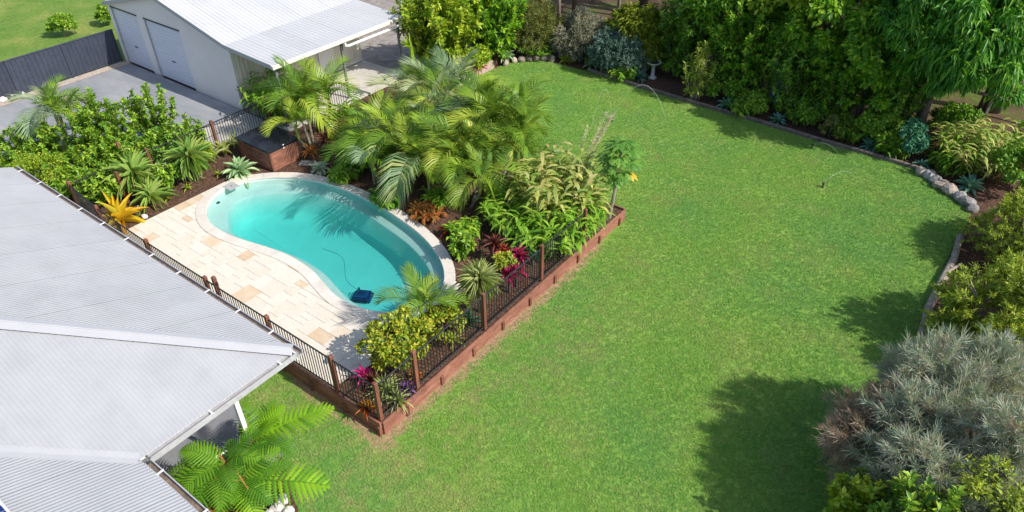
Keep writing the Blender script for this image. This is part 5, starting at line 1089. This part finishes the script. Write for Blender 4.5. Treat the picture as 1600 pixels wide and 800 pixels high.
needle_shrub('needle_shrub', 'dark blue grey shrub left of the weeping shrub', (-6.506,21.701,0), 1.9, 1.2, G['bluegrey'], n_shoot=1100, per=22, need=.18, wd=.035, shoot=.24, seed=127, trunk=.05, spread=.55)
needle_shrub('weeping_shrub', 'weeping yellow green shrub behind the bird bath', (-6.234,23.047,0), 2.7, 1.3, G['bottle'], n_shoot=1500, per=26, need=.34, wd=.026, shoot=.34, seed=128, trunk=.06, spread=.35, droop=.55, up=.0)
spires('small_tree', 'small pale green tree with hanging foliage at the lawn edge right of the bird bath', 'tree', (-2.129,20.966,0), 2.6, .8, G['bottle'], 9, .19, .32, seed=129, side=8, node=.06, per=3, bark='palebark', low=.25, up=-.2)
broadleaf('leafy_tree', 'dark green tree behind the bird bath with yellow tips', 'tree', (-2.484,23.506,0), 5.8, 2.2, G['tree'], .22, .5, 62, 150, clump=.58, trunk_h=.03, r0=.12, seed=130, hang=.25)
broadleaf('leafy_tree', 'bright leafed tree left of the broadleaf pair behind the lawn', 'tree', (-0.302,23.69,0), 6.8, 2.1, G['lime'], .22, .5, 62, 150, clump=.58, trunk_h=.03, r0=.13, seed=131, hang=.35)
broadleaf('leafy_tree', 'tall glossy broadleaf tree in the middle of the back row', 'tree', (1.976,23.389,0), 7.0, 2.3, G['tree'], .24, .52, 62, 150, clump=.58, trunk_h=.03, r0=.14, seed=132, hang=.4)
broadleaf('leafy_tree', 'lower broadleaf tree left of the drooping dark tree', 'tree', (4.171,22.609,0), 5.2, 2.0, G['tree'], .22, .55, 62, 150, clump=.58, trunk_h=.03, r0=.11, seed=133, hang=.4)
broadleaf('drooping_tree', 'large dark green tree with hanging narrow leaves at the right', 'tree', (6.329,22.947,0), 8.0, 2.9, G['mango'], .34, .24, 170, 130, clump=.72, trunk_h=.10, r0=.2, seed=134, hang=.95, droop=.25)
spires('leafy_tree', 'dark leafy tree filling the gap behind the small pale tree', 'tree', (-3.726,23.152,0), 4.6, 1.7, G['deep'], 26, .22, .5, seed=310, side=10, node=.09, low=.08)
spires('leafy_tree', 'mid green tree between the dark tree and the bright leafed tree', 'tree', (-0.813,22.487,0), 5.2, 1.8, G['tree'], 26, .22, .5, seed=311, side=10, node=.09, low=.08)
spires('leafy_tree', 'deep green tree low between the bright tree and the tall glossy tree', 'tree', (1.363,22.327,0), 4.2, 1.5, G['deep'], 26, .22, .5, seed=312, side=10, node=.09, low=.08)
spires('leafy_tree', 'deep green tree low between the tall glossy tree and the lower one', 'tree', (3.274,22.528,0), 4.4, 1.6, G['tree'], 26, .22, .5, seed=313, side=10, node=.09, low=.08)
spires('leafy_tree', 'dark leafy tree low between the lower tree and the drooping one', 'tree', (5.28,22.723,0), 4.4, 1.6, G['deep'], 26, .22, .5, seed=314, side=10, node=.09, low=.08)
broadleaf('leafy_tree', 'dark green tree in the second row above the bright tree', 'tree', (-2.771,26.942,0), 7.5, 2.5, G['deep'], .26, .5, 62, 150, clump=.58, trunk_h=.05, r0=.14, seed=315, hang=.3)
broadleaf('leafy_tree', 'dark green tree in the second row above the tall glossy tree', 'tree', (1.386,27.582,0), 8.5, 2.8, G['tree'], .26, .5, 62, 150, clump=.58, trunk_h=.05, r0=.14, seed=316, hang=.3)
broadleaf('leafy_tree', 'dark green tree in the second row above the drooping tree', 'tree', (4.414,27.96,0), 8.5, 2.6, G['deep'], .26, .5, 62, 150, clump=.58, trunk_h=.05, r0=.14, seed=317, hang=.3)
shrub('low dark shrub in front of the tall glossy tree at the timber edging', (2.627,21.486,0),1.07,0.78, G['deep'], .14, .5, 28, 80, seed=318)
shrub('low mid green shrub right of the agave at the timber edging', (0.413,21.334,0),0.97,0.73, G['glossy'], .13, .5, 26, 80, seed=319)
shrub('low leafy shrub under the dark leafy trees left of the teal bush', (5.826,21.162,0),1.07,0.66, G['glossy'], .13, .5, 26, 80, seed=320)
shrub('low dark shrub behind the bird bath', (-4.158,22.84,0),1.17,0.89, G['deep'], .14, .5, 26, 80, seed=321)
shrub('blue grey conical shrub in the shaded back garden', (1.148,21.868,0),2.03,0.54, G['bluegrey'], .14, .4, 30, 80, seed=136, shape='cone')
shrub('round olive green bush at the timber edging', (3.69,20.892,0),0.89,0.48, G['olive'], .09, .5, 20, 80, seed=137)
shrub('teal leafed bush beside the right end of the timber edging', (6.518,21.052,0),1.49,0.65, G['teal'], .12, .5, 34, 90, seed=138)
shrub('mid green bush under the broadleaf trees', (5.232,21.363,0),1.57,0.87, G['glossy'], .13, .5, 34, 90, seed=139)
shrub('deep green bush under the tall glossy tree', (1.861,22.386,0),1.37,1.08, G['deep'], .15, .5, 40, 90, seed=140)
shrub('deep green bush behind the small pale tree', (-1.256,22.002,0),1.35,1.12, G['deep'], .15, .5, 40, 90, seed=141)
shrub('dark bush at the foot of the leaning trunk', (7.39,23.654,0),1.49,0.88, G['deep'], .15, .5, 34, 90, seed=142)
ginger('variegated_ginger', 'pale tipped strappy clump behind the curved rock edging at the right', (8.887,21.491,0), 90, 1.9, 1.6, 'varieg', .5, .08, 143, 10, lean_out=.5)
ginger('ginger_plant', 'green strappy clump mixed into the pale tipped clump', (8.214,21.693,0), 60, 1.6, 1.3, 'ginger', .55, .07, 144, 9, lean_out=.5)
shrub('dark green bush at the right picture edge behind the agave', (10.13,20.658,0),2.05,1.23, G['deep'], .13, .5, 44, 100, seed=145)
shrub('deep green bush at the right edge below the rail fence', (10.099,23.13,0),1.55,1.07, G['glossy'], .14, .5, 40, 90, seed=146)
# woodland beyond
WT = [((-12.79,26.201,0), 8, .10, 2.2, 'slim pale trunked tree standing behind the grey shrub', 'palebark', .1), ((-12.566,27.409,0), 9, .13, 2.4, 'grey trunked tree just right of the slim pale one', 'bark', -.1), ((-10.44,28.659,0), 8.5, .09, 2.0, 'slim brown trunked tree above the weeping shrub', 'palebark', .2), ((-9.471,29.615,0), 10, .24, 3.0, 'thick dark trunked tree beyond the weeping shrub', 'bark', 0),
      ((-5.188,24.999,0), 8.5, .14, 2.3, 'dark leaning trunk behind the bird bath', 'bark', .2), ((-6.744,30.516,0), 10, .26, 3.0, 'thick grey trunked tree beyond the dark green tree', 'bark', .1), ((8.365,27.41,0), 10, .26, 3.2, 'thick leaning grey trunk at the right behind the rail fence', 'bark', 1.6), ((8,27.145,0), 8.5, .15, 2.4, 'thinner leaning trunk left of the thick leaning one', 'bark', .5),
      ((8.926,32.106,0), 9, .2, 3.0, 'dark trunk at the right picture edge', 'bark', .3)]
for i, (p, hh, r0, cr, l, bk, ln) in enumerate(WT):
    broadleaf('woodland_tree', l, 'tree', p, hh, cr, G[('olive', 'deep', 'mango')[i % 3]], .24, .4, 50, 60, trunk_h=.55 if i < 6 else .74, r0=r0, seed=160 + i, hang=.4, bark=bk, lean=(ln, -ln * .3), group='trees of the woodland beyond the lawn')
FARL = ('far dark green woodland tree beyond the trunks behind the lawn',) * 3
k = 0
for i in range(26):
    x = rnd.uniform(-20, 26); y = rnd.uniform(31, 62)
    if abs(x + 7) < 4.5 and y < 48: continue
    if x > 9 and y < 34: continue
    k += 1
    broadleaf('woodland_tree', FARL[k % 3], 'tree', (x, y, -.03), rnd.uniform(7, 10), rnd.uniform(2.2, 3.4), G[rnd.choice(('olive', 'deep', 'mango', 'glossy'))], .34, .45, 40, 36, trunk_h=.28, r0=.18, seed=200 + i, hang=.3, group='far woodland trees')
for i, (bx, l, hh, rr_) in enumerate((((-31.382,8.186,0.38), 'round green bush beyond the slate blue fence', 1.25, .85), ((-31.262,10.394,0.38), 'small green bush behind the fence beside the shed corner', 1.1, .5))):
    shrub(l, bx, hh, rr_, G['glossy'], .12, .5, 36, 90, seed=180 + i)

# ------------------------------------------------------------------ lawn grass: tufts instanced over the lawn
tv, tf = [], []
for i in range(16):
    a = rnd.uniform(0, 6.283); r0 = rnd.uniform(0, .075); b = np.array([math.cos(a * 1.7) * r0, math.sin(a * 1.7) * r0, 0]); d = np.array([math.cos(a), math.sin(a), 0]); s = np.array([-d[1], d[0], 0]) * .0055; hh = rnd.uniform(.025, .05); o_ = rnd.uniform(.02, .055)
    k = len(tv); tv += [b - s, b + s, b + d * o_ + np.array([0, 0, hh])]; tf.append((k, k + 1, k + 2))
tuft = bpy.data.objects.new('grass_tuft', mesh_np('grass_tuft', tv, tf, M['blade']))
pts = []; r_ = np.random.default_rng(5)
def scatter(n_, x0, x1, y0, y1, ok):
    p = np.stack([r_.uniform(x0, x1, n_), r_.uniform(y0, y1, n_)], 1); return p[[ok(a) for a in p]]
def lawn_ok(a):
    x, y = a
    if not in_poly((x, y), LAWN): return False
    if in_poly(a, FERN_BED): return False
    if -.5 < y < 11 and x < .6 and rnd.random() < 1.15 - x / .55: return False
    return True
def side_ok(a):
    if in_poly(a, FERN_BED): return False
    return a[0] < -.0 and not (a[0] > -3.7 and a[1] > -.14) and not (a[1] > -.35 and rnd.random() < .7)
cp_ = np.concatenate([scatter(104000, 0, 9.7, -4.5, 20.9, lawn_ok), scatter(34000, -11.3, 0, 11.2, 21, lawn_ok), scatter(7000, -4.2, 0.02, -4.6, -.1, side_ok)])
gm = bpy.data.meshes.new('lawn_grass'); gm.vertices.add(len(cp_)); gm.vertices.foreach_set('co', np.concatenate([cp_, np.zeros((len(cp_), 1))], 1).astype(np.float32).ravel()); gm.update()
gr = tag(link('lawn_grass', gm), 'short green mown grass of the big lawn', 'grass', None, 'stuff')
ng = bpy.data.node_groups.new('lawn_grass', 'GeometryNodeTree'); ng.interface.new_socket('Geometry', in_out='INPUT', socket_type='NodeSocketGeometry'); ng.interface.new_socket('Geometry', in_out='OUTPUT', socket_type='NodeSocketGeometry')
gi, go = ng.nodes.new('NodeGroupInput'), ng.nodes.new('NodeGroupOutput'); mp = ng.nodes.new('GeometryNodeMeshToPoints'); ip = ng.nodes.new('GeometryNodeInstanceOnPoints'); oi = ng.nodes.new('GeometryNodeObjectInfo'); oi.inputs[0].default_value = tuft; oi.inputs['As Instance'].default_value = True
rv = ng.nodes.new('FunctionNodeRandomValue'); rv.data_type = 'FLOAT_VECTOR'; rv.inputs[0].default_value = (-.15, -.15, 0); rv.inputs[1].default_value = (.15, .15, 6.283); r2 = ng.nodes.new('FunctionNodeRandomValue'); r2.data_type = 'FLOAT'; r2.inputs[2].default_value = .55; r2.inputs[3].default_value = 1.1
L2 = ng.links.new; L2(gi.outputs[0], mp.inputs[0]); L2(mp.outputs[0], ip.inputs['Points']); L2(oi.outputs['Geometry'], ip.inputs['Instance']); L2(rv.outputs[0], ip.inputs['Rotation']); L2(r2.outputs[1], ip.inputs['Scale']); L2(ip.outputs[0], go.inputs[0])
md = gr.modifiers.new('tufts', 'NODES'); md.node_group = ng
